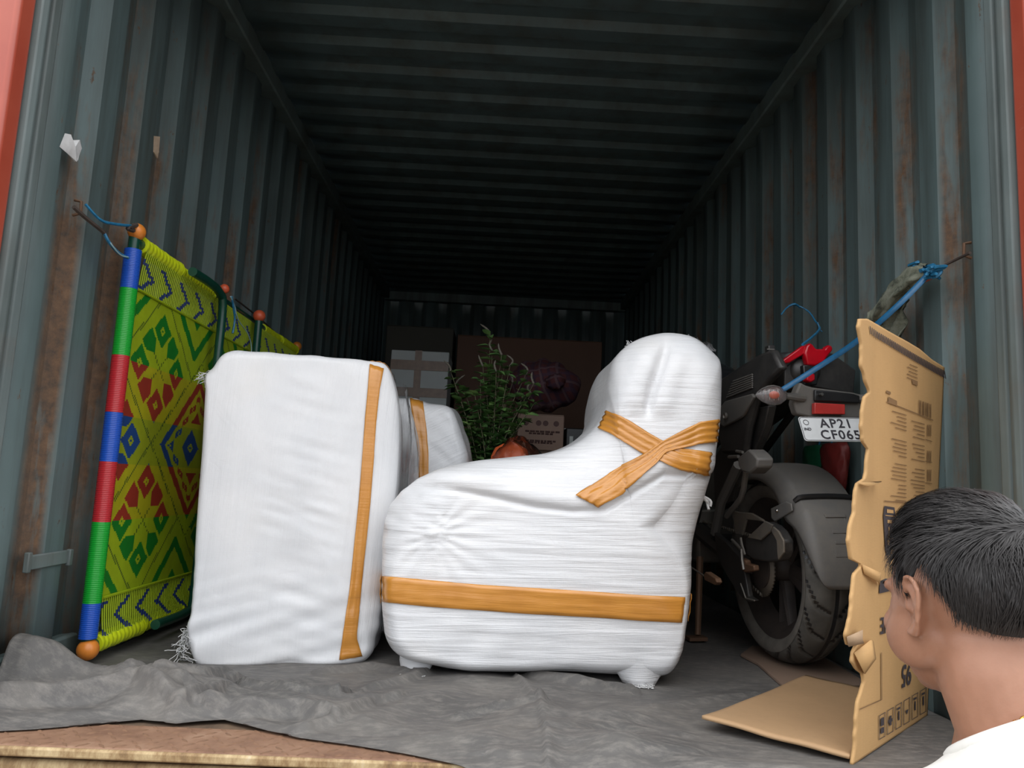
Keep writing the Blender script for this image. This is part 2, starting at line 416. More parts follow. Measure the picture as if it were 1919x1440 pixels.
# plants, cloth, people
def leaf():
    s = NT('leaf'); o = s.n('ShaderNodeObjectInfo'); p = s.obj()
    c = s.ramp(s.noise(p, 14, 3), [(0.3, (0.06, 0.15, 0.045)), (0.55, (0.14, 0.27, 0.08)), (0.8, (0.26, 0.38, 0.11))])
    s.set(Base_Color=c, Roughness=0.5, Subsurface_Weight=0.0); return s.m
leaf(); plain('stem', (0.16, 0.15, 0.085), 0.7); plain('flower', (0.17, 0.15, 0.12), 0.8); plain('terracotta', (0.30, 0.12, 0.06), 0.8); plain('soil', (0.05, 0.035, 0.025), 0.95)
plain('orange_sack', (0.55, 0.10, 0.028), 0.4, bump=0.3, bscale=40)
def plaid():
    s = NT('plaid'); o = s.map(s.obj(), rot=(0.3, 0.2, 0.4)); x = s.sep(o)
    def band(v, f, w): return s.ramp(s.math('FRACT', s.math('MULTIPLY', v, f)), [(0.0, 1.0), (w, 1.0), (w + 0.01, 0.0)], 'CONSTANT')
    a = band(x[0], 11, 0.12); b = band(x[2], 11, 0.12); a2 = band(x[0], 22, 0.4); b2 = band(x[2], 22, 0.4)
    c = s.mix(s.math('MULTIPLY', a2, 0.6), (0.085, 0.02, 0.022), (0.02, 0.014, 0.035)); c = s.mix(s.math('MULTIPLY', b2, 0.6), c, (0.045, 0.025, 0.05))
    c = s.mix(s.math('MULTIPLY', s.math('MAXIMUM', a, b), 0.5), c, (0.16, 0.09, 0.09))
    s.set(Base_Color=c, Roughness=0.85, Normal=s.bump(s.noise(o, 20, 4), 0.4, 0.01)); return s.m
plaid(); plain('bag_red', (0.15, 0.016, 0.014), 0.5, bump=0.3, bscale=40); plain('bag_green', (0.008, 0.10, 0.045), 0.5, bump=0.3, bscale=40)
def skin():
    s = NT('skin'); o = s.obj(); n = s.noise(o, 18, 5, 0.6)
    s.set(Base_Color=s.ramp(n, [(0.3, (0.30, 0.142, 0.085)), (0.7, (0.38, 0.19, 0.12))]), Roughness=0.45, Subsurface_Weight=0.15, Subsurface_Radius=(0.012, 0.005, 0.003), Normal=s.bump(s.noise(o, 220, 2), 0.12, 0.001)); return s.m
skin(); plain('hair_black', (0.020, 0.018, 0.018), 0.5, var=0.3, nscale=40, Specular_IOR_Level=0.35); plain('cotton_white', (0.80, 0.79, 0.75), 0.85, var=0.04, bump=0.15, bscale=300); plain('trouser_navy', (0.03, 0.035, 0.06), 0.85); plain('shoe_black', (0.02, 0.02, 0.02), 0.5); plain('gold', (0.78, 0.46, 0.10), 0.25, 1.0)
plain('paper_white', (0.62, 0.62, 0.62), 0.8, bump=0.4, bscale=60); plain('beige_scrap', (0.36, 0.27, 0.19), 0.8)
def sill():
    s = NT('sill_worn'); p = s.world(); n = s.noise(s.map(p, (2, 2, 6)), 3, 6, 0.7); n2 = s.noise(s.map(p, (9, 3, 4)), 1.5, 6, 0.75)
    c = s.ramp(n2, [(0.3, (0.09, 0.05, 0.028)), (0.45, (0.28, 0.18, 0.085)), (0.6, (0.50, 0.38, 0.21)), (0.75, (0.60, 0.52, 0.38))])
    s.set(Base_Color=s.mix(s.ramp(n, [(0.55, 0.0), (0.70, 0.6)]), c, (0.20, 0.12, 0.065)), Roughness=0.75, Normal=s.bump(n2, 0.3, 0.004)); return s.m
sill()
def rusty_plate():
    s = NT('rusty_plate'); p = s.world(); n = s.noise(p, 9, 6, 0.7)
    s.set(Base_Color=s.ramp(n, [(0.3, (0.15, 0.075, 0.045)), (0.55, (0.25, 0.14, 0.085)), (0.75, (0.33, 0.21, 0.14))]), Roughness=0.7, Normal=s.bump(n, 0.2, 0.003)); return s.m
rusty_plate(); plain('lug', (0.20, 0.11, 0.065), 0.6)
def plywood():
    s = NT('plywood'); p = s.world(); g = s.noise(s.map(p, (8, 0.6, 8)), 2, 5, 0.65)
    s.set(Base_Color=s.ramp(g, [(0.3, (0.07, 0.045, 0.03)), (0.7, (0.16, 0.105, 0.065))]), Roughness=0.8); return s.m
plywood()
def ground():
    s = NT('packed_earth'); p = s.world(); n = s.noise(p, 0.8, 8, 0.65)
    s.set(Base_Color=s.ramp(n, [(0.3, (0.13, 0.10, 0.075)), (0.7, (0.22, 0.18, 0.14))]), Roughness=0.95, Normal=s.bump(s.noise(p, 12, 6), 0.5, 0.03)); return s.m
ground(); plain('chassis', (0.05, 0.05, 0.052), 0.6); plain('gasket', (0.02, 0.02, 0.02), 0.7)
# ---------------------------------------------------------------- the container
XL, XR, YF, YB, ZT = -1.14, 1.21, 1.70, 7.30, 2.385
GZ = -1.22
def struct(o): o['kind'] = 'structure'; return o
def corrugated(s0, s1, pitch, flat_in, slope, flat_out, depth):
    """(position, outward offset) along a folded sheet"""
    pts = []; s = s0
    while s < s1:
        for ds, d in ((0, 0), (flat_in, 0), (flat_in + slope, depth), (flat_in + slope + flat_out, depth)):
            if s + ds < s1: pts.append((s + ds, d))
        s += pitch
    pts.append((s1, pts[-1][1])); return pts
def fold_sheet(name, pts, fn, t0, t1, mat, nt=6):
    mb = MB(); rows = [[fn(s, d, lerp(t0, t1, k / nt)) for (s, d) in pts] for k in range(nt + 1)]
    mb.grid(rows); o = mb.build(name, mat, solid=0.003, sharp=12); return struct(o)
prof = corrugated(YF + 0.09, YB, 0.235, 0.085, 0.045, 0.06, 0.036)
wl = fold_sheet('wall_left', prof, lambda s, d, t: (XL - d, s, t), 0.0, 2.36, 'paint_side')
wr = fold_sheet('wall_right', prof, lambda s, d, t: (XR + d, s, t), 0.0, 2.36, 'paint_side')
profb = corrugated(XL - 0.06, XR + 0.06, 0.235, 0.07, 0.05, 0.07, 0.036)
fold_sheet('wall_back', profb, lambda s, d, t: (s, YB + d, t), 0.0, 2.40, 'paint_end')
profr = corrugated(YF + 0.30, YB, 0.21, 0.075, 0.032, 0.07, 0.022)
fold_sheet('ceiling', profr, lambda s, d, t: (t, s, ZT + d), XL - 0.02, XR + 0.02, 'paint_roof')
mb = MB(); mb.box(((XL + XR) / 2, (YF + 0.06 + YB) / 2, -0.016), (XR - XL + 0.06, YB - YF - 0.06, 0.03))
struct(mb.build('floor', 'plywood'))
def rail(name, x, z, dx, dz):
    mb = MB(); mb.box((x, (YF + YB) / 2, z), (dx, YB - YF, dz)); return struct(mb.build(name, 'paint_rail', bevel=0.008))
rail('trim_1', XL - 0.005, 2.355, 0.11, 0.085); rail('trim_2', XR + 0.005, 2.355, 0.11, 0.085)
rail('trim_3', XL - 0.035, 0.03, 0.06, 0.12); rail('trim_4', XR + 0.035, 0.03, 0.06, 0.12)
mb = MB(); mb.box(((XL + XR) / 2, YB - 0.01, 2.345), (XR - XL, 0.08, 0.09)); struct(mb.build('trim_5', 'paint_end', bevel=0.008))
# door posts with their rolled lip, the lintel
def post(name, x, sgn):
    mb = MB(); prof = [(0.0, YF + 0.012), (-0.010, YF + 0.014), (-0.016, YF + 0.03), (-0.012, YF + 0.045), (0.002, YF + 0.05), (0.004, YF + 0.056), (-0.008, YF + 0.062), (-0.012, YF + 0.085), (0.0, YF + 0.095), (0.10, YF + 0.095), (0.13, YF + 0.012)]
    pts = [(x - sgn * a if sgn > 0 else x + a * 1.0, y) for a, y in prof]
    pts = [(x + (-1 if sgn < 0 else 1) * a, y) for a, y in prof]
    mb.prism(pts, -0.10, 2.42); return struct(mb.build(name, 'paint_post', bevel=0.006))
post('trim_6', XL, -1); post('trim_7', XR, 1)
for nm, x, sg in (('trim_11', XL, -1), ('trim_12', XR, 1)):       # the red outer corner posts
    mb = MB(); mb.box((x + sg * 0.085, YF - 0.020, 1.16), (0.17, 0.062, 2.52)); struct(mb.build(nm, 'red_paint', bevel=0.012, seg=3))
mb = MB(); mb.box(((XL + XR) / 2, YF + 0.12, 2.41), (XR - XL + 0.2, 0.36, 0.10)); struct(mb.build('trim_8', 'paint_post', bevel=0.01))
# threshold: rusty chequer plate in front of the floor, its lugs, the worn sill face below it
mb = MB(); mb.box(((XL + XR) / 2, YF - 0.01, -0.012), (XR - XL + 0.02, 0.15, 0.024))
thr = struct(mb.build('threshold_plate', 'rusty_plate', bevel=0.006))
mb = MB()
for r in range(6):
    for c in range(64):
        x = XL + 0.02 + c * 0.0365 + (r % 2) * 0.018; y = YF - 0.072 + r * 0.0245
        M = TR(x, y, 0.0) @ RZ(0.75 if (r + c) % 2 else -0.75)
        mb.add([(-0.015, 0, 0), (0, -0.0045, 0), (0.015, 0, 0), (0, 0.0045, 0), (-0.008, 0, 0.0022), (0.008, 0, 0.0022)],
               [(0, 1, 4), (1, 5, 4), (1, 2, 5), (2, 3, 5), (3, 4, 5), (3, 0, 4)], M=M)
mb.build('raised_lug', 'lug', thr, sharp=0, kind='stuff')
mb = MB(); mb.box(((XL + XR) / 2, YF - 0.090, -0.010), (XR - XL + 0.02, 0.012, 0.018)); struct(mb.build('trim_9', 'sill_worn', bevel=0.004))
mb = MB(); mb.box(((XL + XR) / 2, YF - 0.03, -0.13), (XR - XL + 0.26, 0.10, 0.20)); struct(mb.build('trim_10', 'sill_worn', bevel=0.01))
# open doors, hinged on the posts and folded back along the outside
def door(n, hx, sgn, ang):
    root = bpy.data.objects.new('door_%d' % n, None); COL.objects.link(root); root['kind'] = 'structure'
    root.location = (hx, YF - 0.075, 0); root.rotation_euler = (0, 0, ang)
    w = 1.12
    mb = MB(); pts = corrugated(0.06, w - 0.06, 0.27, 0.09, 0.05, 0.08, 0.03)
    mb.grid([[(sgn * s, d - 0.012, lerp(0.02, 2.33, k / 4)) for s, d in pts] for k in range(5)])
    p = mb.build('panel', 'red_paint', root, solid=0.004, sharp=12)
    mb = MB()
    for z in (0.02, 2.33): mb.box((sgn * w / 2, 0, z), (w, 0.05, 0.09))
    for s in (0.045, w - 0.04): mb.box((sgn * s, 0, 1.175), (0.075, 0.055, 2.38))
    mb.build('frame', 'red_paint', root, bevel=0.008)
    mb = MB(); mb.tube([(sgn * 0.004, 0.0, -0.02), (sgn * 0.004, 0.0, 2.37)], 0.013, 8); mb.build('gasket', 'gasket', root)
    for s in (0.30, 0.62):
        mb = MB(); mb.tube([(sgn * s, -0.045, -0.03), (sgn * s, -0.045, 2.36)], 0.017, 10); mb.build('locking_bar', 'steel_dusty', root)
    return root
door(1, XL - 0.21, -1, R_(-88)); door(2, XR + 0.21, 1, R_(88))
# a flat bar welded across a rib, lashing hooks
mb = MB()
a = onX(50, 1055, XL + 0.006); b = onX(128, 1045, XL + 0.006)
mb.box(((XL + 0.003), (a[1] + b[1]) / 2, (a[2] + b[2]) / 2), (0.012, abs(b[1] - a[1]), 0.036))
mb.box((XL + 0.008, a[1], a[2]), (0.014, 0.016, 0.05)); mb.box((XL + 0.008, b[1], b[2]), (0.014, 0.016, 0.044))
mb.build('welded_bar', 'paint_post', wl, bevel=0.003)
def hook(name, px, py, x, sgn):
    c = onX(px, py, x); mb = MB()
    mb.tube([(x - sgn * 0.0, c[1], c[2] + 0.022), (x - sgn * 0.018, c[1], c[2] + 0.018), (x - sgn * 0.02, c[1], c[2] - 0.014), (x, c[1], c[2] - 0.02)], 0.004, 8)
    return c, mb.build(name, 'rust_metal', wl if sgn < 0 else wr)
hkL, _ = hook('lashing_ring', 138, 390, XL, -1); hkR, _ = hook('lashing_ring', 1820, 470, XR, 1)
# paper scraps stuck on the left wall
def scrap(name, pts, x, mat, label, cat):
    mb = MB(); P = [onX(px, py, x) for px, py in pts]
    c = sum(P) / len(P); n = len(P)
    top = [(x + 0.004 + 0.004 * math.sin(i * 2.3), p[1], p[2]) for i, p in enumerate(P)]
    bot = [(x + 0.002, p[1], p[2]) for p in P]
    mb.add(top + bot + [(x + 0.012, c[1], c[2])], [(i, (i + 1) % n, 2 * n) for i in range(n)] + [(i, n + i, n + (i + 1) % n, (i + 1) % n) for i in range(n)] + [tuple(range(n, 2 * n))])
    return mb.build(name, mat, label=label, cat=cat)
scrap('paper_scrap', [(120, 250), (128, 252), (133, 262), (145, 262), (150, 278), (145, 300), (138, 303), (125, 288), (110, 275)], XL + 0.001, 'paper_white', 'torn white paper scrap stuck high on the left container wall', 'paper')
scrap('tape_scrap', [(287, 255), (296, 256), (297, 285), (292, 297), (286, 285)], XL + 0.001, 'beige_scrap', 'small beige tape scrap on the left wall beyond the white paper', 'tape')
# ground outside and the trailer the container rides on
mb = MB(); N = 40
mb.grid([[(lerp(-30, 30, i / N), lerp(-40, 25, j / N), GZ + 0.02 * fbm(i * 0.9, j * 0.9, 0)) for i in range(N + 1)] for j in range(N + 1)])
g = struct(mb.build('ground', 'packed_earth', sharp=0))
tr = thing('trailer_chassis', (0, 4.5, GZ + 0.02), 'dark steel trailer chassis under the container', 'trailer')
mb = MB()
for x in (-0.42, 0.49): mb.box((x, 0, 0.84), (0.12, 5.6, 0.22))
under(tr, mb.build('chassis_rail', 'chassis')); tr.children[0].matrix_parent_inverse.identity()
mb = MB()
for y in (-2.7, -1.35, 0, 1.35, 2.7):
    mb = MB(); mb.box((0.035, y, 0.98), (2.4, 0.1, 0.07)); mb.build('cross_member', 'chassis', tr)
for y in (-1.9, -0.8):
    mb = MB(); mb.tube([(-0.95, y, 0.47), (1.02, y, 0.47)], 0.06, 10); mb.box((-0.42, y, 0.63), (0.1, 0.16, 0.30)); mb.box((0.49, y, 0.63), (0.1, 0.16, 0.30)); mb.build('axle', 'chassis', tr)
    for x in (-0.85, 0.92):
        mb = MB(); mb.lathe([(0.27, -0.14), (0.42, -0.14), (0.475, -0.11), (0.48, 0), (0.475, 0.11), (0.42, 0.14), (0.27, 0.14), (0.12, 0.05)], 36, TR(x, y, 0.47) @ RY(R_(90))); mb.build('wheel', 'rubber', tr)
# ---------------------------------------------------------------- tarpaulin spread over the floor and out over the sill
TX0, TX1 = XL + 0.004, XR - 0.004
# front edge of the sheet in (x, y): over the plate on the left, hanging over the sill on the right
_edge = [onZ(px, py, 0.006) for px, py in [(-60, 1372), (60, 1366), (180, 1356), (265, 1350), (330, 1358), (420, 1352), (480, 1366), (560, 1383), (660, 1396), (760, 1412), (850, 1430)]]
EX = [p[0] for p in _edge]; EY = [p[1] for p in _edge]
def edge_y(x):
    if x > EX[-1]: return EY[-1] - (x - EX[-1]) * 0.55
    return float(np.interp(x, EX, EY))
def seg_d(x, y, a, b):
    ax, ay = a; bx, by = b; dx, dy = bx - ax, by - ay; L = dx * dx + dy * dy
    t = min(1, max(0, ((x - ax) * dx + (y - ay) * dy) / L)); qx, qy = ax + t * dx, ay + t * dy
    s = (x - ax) * dy - (y - ay) * dx
    return math.hypot(x - qx, y - qy), t, (1 if s > 0 else -1)
_pxr = [  # folds in the photograph: polyline on the floor, height, width
    ([(0, 1300), (120, 1296), (240, 1303), (330, 1316)], 0.032, 0.045), ([(240, 1302), (330, 1288), (420, 1262)], 0.010, 0.016),
    ([(0, 1335), (90, 1330), (250, 1322), (290, 1334)], 0.030, 0.03), ([(300, 1308), (380, 1304), (440, 1288)], 0.014, 0.016),
    ([(455, 1300), (540, 1312), (630, 1318), (650, 1306)], 0.018, 0.018), ([(640, 1320), (700, 1322), (745, 1314)], 0.012, 0.018),
    ([(390, 1342), (460, 1346), (560, 1340), (600, 1350)], 0.022, 0.022), ([(330, 1345), (380, 1330), (410, 1318)], 0.016, 0.018),
    ([(560, 1372), (620, 1360), (690, 1330)], 0.012, 0.022), ([(600, 1262), (700, 1250), (760, 1262)], 0.010, 0.02),
    ([(700, 1290), (760, 1275), (800, 1262)], 0.010, 0.025), ([(965, 1272), (1000, 1310), (1020, 1380), (1025, 1440)], 0.007, 0.012),
    ([(1000, 1275), (1100, 1292), (1180, 1298)], 0.016, 0.02), ([(860, 1345), (930, 1340), (1010, 1338)], 0.009, 0.014),
    ([(1040, 1390), (1150, 1372), (1260, 1380)], 0.006, 0.03), ([(1230, 1330), (1330, 1310), (1420, 1300)], 0.006, 0.02), ([(930, 1420), (1100, 1432), (1300, 1420)], 0.006, 0.03)]
FOLDS = [([tuple(onZ(px, py, 0.01)[:2]) for px, py in P], h, w) for P, h, w in _pxr]
random.seed(19); CRUMP = []
for k in range(11):
    an = random.gauss(0, 0.45); lam = random.uniform(0.09, 0.34)
    CRUMP.append((math.sin(an), math.cos(an), lam, 0.050 * lam, random.uniform(0, 9), random.uniform(0.2, 0.5)))
def crumple(x, y):
    z = 0.0
    for (sa, ca, lam, A, ph, duty) in CRUMP:
        q = x * sa + y * ca + 0.035 * nz(x * 3.1, y * 3.1, ph) ; m = nz(x * 2.3, y * 3.3, ph + 20)
        if m < 0.05: continue
        t = q / lam + ph; t -= math.floor(t)
        z += A * min(1.0, (m - 0.05) * 4.5) * max(0.0, (1 - abs(t - duty) / (duty if t < duty else 0.42)))
    return z
def tarp_z(x, y):
    z = 0.004
    for P, h, w in FOLDS:
        best = 9; bt = 0; bs = 1
        for a, b in zip(P[:-1], P[1:]):
            d, t, s = seg_d(x, y, a, b)
            if d < best: best, bs = d, s
        if best < w * 3:
            ww = w * (0.48 if bs > 0 else 1.5)   # steep on the near side, long on the far side
            z += 1.7 * h * math.exp(-(best / ww) ** 1.7)
    amp = 1.0 - 0.8 * sstep(2.0, 2.35, y)
    amp *= 1.0 - 0.88 * sstep(0.36, 0.55, x) * sstep(1.60, 1.72, y)
    z += amp * crumple(x, y)
    # heaped up against the left post
    k = sstep(XL + 0.16, XL + 0.02, x) * sstep(2.16, 2.02, y) * sstep(1.80, 1.92, y)
    z += 0.055 * k * (0.70 + 0.7 * abs(nz(x * 9, y * 8, 2.2)) + 0.25 * nz(x * 24, y * 22, 1.2))
    k2 = math.exp(-((x - (XL + 0.07)) / 0.06) ** 2 - ((y - 2.0) / 0.05) ** 2); z += 0.030 * k2
    return max(0.0035, z)
mb = MB(); NX, NY = 400, 240; rows = []
ys = [0.0] + [None]
for j in range(NY + 1):
    f = j / NY; row = []
    for i in range(NX + 1):
        x = lerp(TX0, TX1, i / NX); e = edge_y(x)
        L = (7.2 - e); u = L * f ** 2.2                           # fine near the opening
        y = e + u
        yl = YF - 0.105                                           # past the sill the sheet hangs down
        z = tarp_z(x, y); z = 0.0035 + (z - 0.0035) * lerp(0.2, 1.0, sstep(0.0, 0.05, u))
        if y < yl:
            dn = yl - y; r = 0.03
            if dn < r * 1.57: a = dn / r; yy = yl - r * math.sin(a); zz = z - r * (1 - math.cos(a))
            else: yy = yl - r - 0.01 * abs(nz(x * 7, dn * 4, 3)); zz = z - r - (dn - 1.57 * r)
            y, z = yy - 0.012 * abs(nz(x * 5, 2, 9)), zz
        row.append((x, y, z))
    rows.append(row)
mb.grid(rows)
tarp = mb.build('tarpaulin', 'tarpaulin', sharp=0, label='crumpled dark grey tarpaulin spread over the container floor', cat='tarpaulin')
md = tarp.modifiers.new('thickness', 'SOLIDIFY'); md.thickness = 0.002; md.offset = 1
# ---------------------------------------------------------------- wrapped bundles
def bundle_mesh(poly_px, y0, depth, r, centre_px, n=300, shear=0.0, shear_x=0.0, rb=None, bulge=0.02, back_scale=1.0, back_dx=0.0, ny=40, wr=None, caprings=34, rfun=None):
    """poly_px: the outline in the photograph, laid on the plane y0 + r; carried back by depth with rounded ends"""
    rb = rb or r; yp = y0 + r
    P3 = [onY(px, py, yp + shear * (onY(px, py, yp)[0] - shear_x)) for px, py in poly_px]
    C3 = onY(*centre_px, yp); c = np.array([C3[0], C3[2]])
    out = spline([(p[0], p[2]) for p in P3], n, True)
    rr = [rfun(p[0], p[1]) if rfun else r for p in out]
    rings = []
    def ring(inset, y, sc=1.0, dx=0.0, cap=None):
        row = []
        for p, ri in zip(out, rr):
            v = np.array(p) - c; L = np.linalg.norm(v)
            k = 1 - inset * (ri / r if inset > 0 else 1) / L
            q = c + v * k * sc
            row.append((q[0] + dx, y + shear * (q[0] - shear_x), q[1]))
        return row
    def capring(f, y):
        row = []
        for p, ri in zip(out, rr):
            v = np.array(p) - c; L = np.linalg.norm(v); q = c + v * (1 - ri / L) * f
            row.append((q[0], y + shear * (q[0] - shear_x), q[1]))
        return row
    for i in range(caprings):
        f = max(0.01, i / caprings); rings.append(capring(f, y0 - bulge * (1 - f * f)))
    for k in range(9):
        a = math.pi / 2 * k / 8; rings.append(ring(r * (1 - math.sin(a)), y0 + r * (1 - math.cos(a))))
    for k in range(1, ny + 1):
        t = k / ny; s = lerp(1, back_scale, t); rings.append(ring(-bulge * 0.6 * math.sin(math.pi * t), yp + (depth - r - rb) * t, s, back_dx * t))
    for k in range(1, 9):
        a = math.pi / 2 * k / 8; rings.append(ring(rb * (1 - math.cos(a)), y0 + depth - rb + rb * math.sin(a), back_scale, back_dx))
    mb = MB(); mb.grid(rings, close=True)
    L = len(mb.v); mb.f.append(tuple(range(n))); mb.mi.append(0); mb.f.append(tuple(range(L - n, L))); mb.mi.append(0)
    me = mb.mesh('b', [], True)
    if wr:
        no = [v.normal.copy() for v in me.vertices]
        for v, nn in zip(me.vertices, no): v.co += nn * wr(v.co.x, v.co.y, v.co.z, nn)
    for v in me.vertices:
        if v.co.z < 0.006: v.co.z = 0.006
    me.update(); return me
def put(me, name, mat, parent=None, **t):
    me.materials.clear(); me.materials.append(MATS[mat]); o = bpy.data.objects.new(name, me); COL.objects.link(o)
    me.polygons.foreach_set('use_smooth', [True] * len(me.polygons))
    if parent: under(parent, o)
    return tag(o, **t)
def bvh_of(me): return BVHTree.FromPolygons([v.co for v in me.vertices], [tuple(p.vertices) for p in me.polygons])
def tape_on(bvh, A, B, name, parent, mat='brown_tape', off=0.004, n=60, m=6, wob=0.0015):
    """tape laid on a surface: A, B are its two edges as lists of (origin, direction)"""
    rows = []
    la = interp_poly([np.concatenate(a) for a in A], n); lb = interp_poly([np.concatenate(b) for b in B], n)
    for i in range(n):
        row = []
        for j in range(m + 1):
            q = lerp(la[i], lb[i], j / m); o = Vector(q[:3]); d = Vector(q[3:]).normalized()
            loc, no, _, _ = bvh.ray_cast(o, d)
            if loc is None: row = None; break
            if no.dot(d) > 0: no = -no
            row.append(loc + no * (off + wob * math.sin(j * 2.1 + 0.6 * math.sin(i * 0.35)) ))
        if row: rows.append(row)
    mb = MB(); mb.grid(rows); mb.v = [tuple(v) for v in mb.v]
    o = mb.build(name, mat, sharp=0); md = o.modifiers.new('thickness', 'SOLIDIFY'); md.thickness = 0.0015; md.offset = 0
    return under(parent, o)
def px_rays(pts): return [(CAM.copy(), ray(*p) / np.linalg.norm(ray(*p))) for p in pts]
def threads(name, c, n, spread, length, parent, mat='paper_white', down=0.4, rad=0.0011):
    mb = MB()
    for i in range(n):
        p = np.array(c) + np.random.uniform(-1, 1, 3) * np.array(spread)
        d = np.random.uniform(-1, 1, 3) * np.array([1, 1, 0.6]) + np.array([0, -0.3, -down]); d /= np.linalg.norm(d)
        P = [p]; L = length * random.uniform(0.4, 1.0)
        for k in range(4): d = d + np.random.uniform(-0.5, 0.5, 3); d /= np.linalg.norm(d); P.append(P[-1] + d * L / 4)
        P = [(q[0], q[1], max(0.012, q[2])) for q in P]
        mb.tube(P, rad, 4)
    return under(parent, mb.build(name, mat, sharp=0, kind='stuff'))
# --- the tall block in front of the cot
def wr1(x, y, z, n):
    w = 0.0045 * nz(x * 7, y * 7, z * 2.2) + 0.006 * nz(x * 2.5, y * 2.5, z * 2 + 4)
    g = max(0, 1 - abs(x + 0.56) / 0.16)                         # puckers down the middle of the face
    w += g * 0.0055 * nz(x * 6, 3, z * 34 + 8 * x) + 0.002 * nz(x * 30, y * 5, z * 5)
    w += sstep(0.35, 0.1, z) * 0.009 * nz(x * 3, 1, z * 22 - 6 * x)
    return w
P1 = [(376, 1252), (362, 1215), (352, 1192), (362, 1120), (368, 1000), (380, 860), (388, 740), (388, 705), (402, 690), (424, 664), (470, 660), (560, 663), (640, 670), (700, 678), (724, 686), (738, 720), (748, 790), (744, 900), (730, 1010), (716, 1110), (708, 1180), (696, 1226), (660, 1245), (560, 1250), (460, 1253)]
r1 = thing('wrapped_block', (-0.6, 2.5, 0.006), 'tall white block bundle wrapped in sacking with a vertical tape strip', 'bundle')
me1 = bundle_mesh(P1, 2.27, 0.50, 0.035, (560, 960), shear=0.26, shear_x=-0.8, wr=wr1, bulge=0.012, back_scale=0.97, back_dx=-0.03, rfun=lambda x, z: 0.03 + 0.085 * sstep(-0.50, -0.38, x) * sstep(0.02, 0.12, z))
b1 = bvh_of(me1); put(me1, 'sacking', 'wrap_block', r1)
tape_on(b1, px_rays([(693, 676), (689, 730), (684, 780), (672, 940), (655, 1100), (641, 1200), (634, 1246)]), px_rays([(720, 684), (711, 730), (706, 780), (694, 940), (677, 1100), (668, 1195), (681, 1238)]), 'tape_strip', r1, n=70)
_t0 = onY(692, 678, 2.42); 
tape_on(b1, [(np.array([_t0[0], y, 1.3]), np.array([0, 0, -1.0])) for y in np.linspace(2.44, 2.84, 5)], [(np.array([_t0[0] + 0.045, y, 1.3]), np.array([0, 0, -1.0])) for y in np.linspace(2.44, 2.84, 5)], 'tape_strip', r1, n=20)
threads('frayed_corner', onY(350, 1195, 2.30), 60, (0.012, 0.02, 0.03), 0.05, r1)
threads('frayed_corner', onY(340, 1225, 2.30), 9, (0.008, 0.01, 0.012), 0.10, r1, down=0.8)
threads('frayed_corner', onY(388, 706, 2.30), 40, (0.012, 0.015, 0.012), 0.04, r1)
# clear film stretched off its right side towards the bundle behind
A = spline([onY(722, 690, 2.46), onY(716, 820, 2.45), onY(706, 960, 2.44), onY(694, 1080, 2.43), onY(688, 1190, 2.42)], 40)
B = spline([onY(762, 752, 2.80), onY(786, 850, 2.95), onY(770, 960, 2.85), onY(738, 1040, 2.68), onY(716, 1180, 2.55)], 40)
mb = MB(); rows = []
for i in range(40):
    row = []
    for j in range(21):
        t = j / 20; p = lerp(A[i], B[i], t)
        bulge = math.sin(math.pi * t); f = 0.020 * bulge + 0.010 * bulge * math.sin(t * 15 + 1.5 * math.sin(i * 0.12)) + 0.006 * nz(t * 5, i * 0.05, 2)
        row.append((p[0] + f * 1.3, p[1] - f * 0.5, p[2]))
    rows.append(row)
mb.grid(rows); under(r1, mb.build('stretch_film', 'clear_film', sharp=0))
# --- the smaller bundle behind it
def wr2(x, y, z, n): return 0.010 * nz(x * 6, y * 6, z * 5) + 0.004 * nz(x * 18 + z * 20, y * 10, z * 9)
P2 = [(640, 1090), (640, 900), (650, 790), (700, 752), (770, 746), (800, 752), (838, 760), (852, 772), (862, 800), (874, 840), (880, 880), (884, 980), (880, 1090), (800, 1104), (700, 1104)]
r2 = thing('wrapped_bundle', (-0.25, 3.2, 0.006), 'smaller white film-wrapped bundle with an orange tape strip, behind the tall block', 'bundle')
me2 = bundle_mesh([(x, y) for x, y in P2], 3.0, 0.45, 0.05, (770, 950), wr=wr2, n=200)
b2 = bvh_of(me2); put(me2, 'sacking', 'wrap_small', r2)
tape_on(b2, px_rays([(768, 748), (776, 800), (783, 850), (786, 910), (786, 1000)]), px_rays([(792, 754), (799, 800), (803, 850), (803, 905), (803, 1000)]), 'tape_strip', r2, n=40)
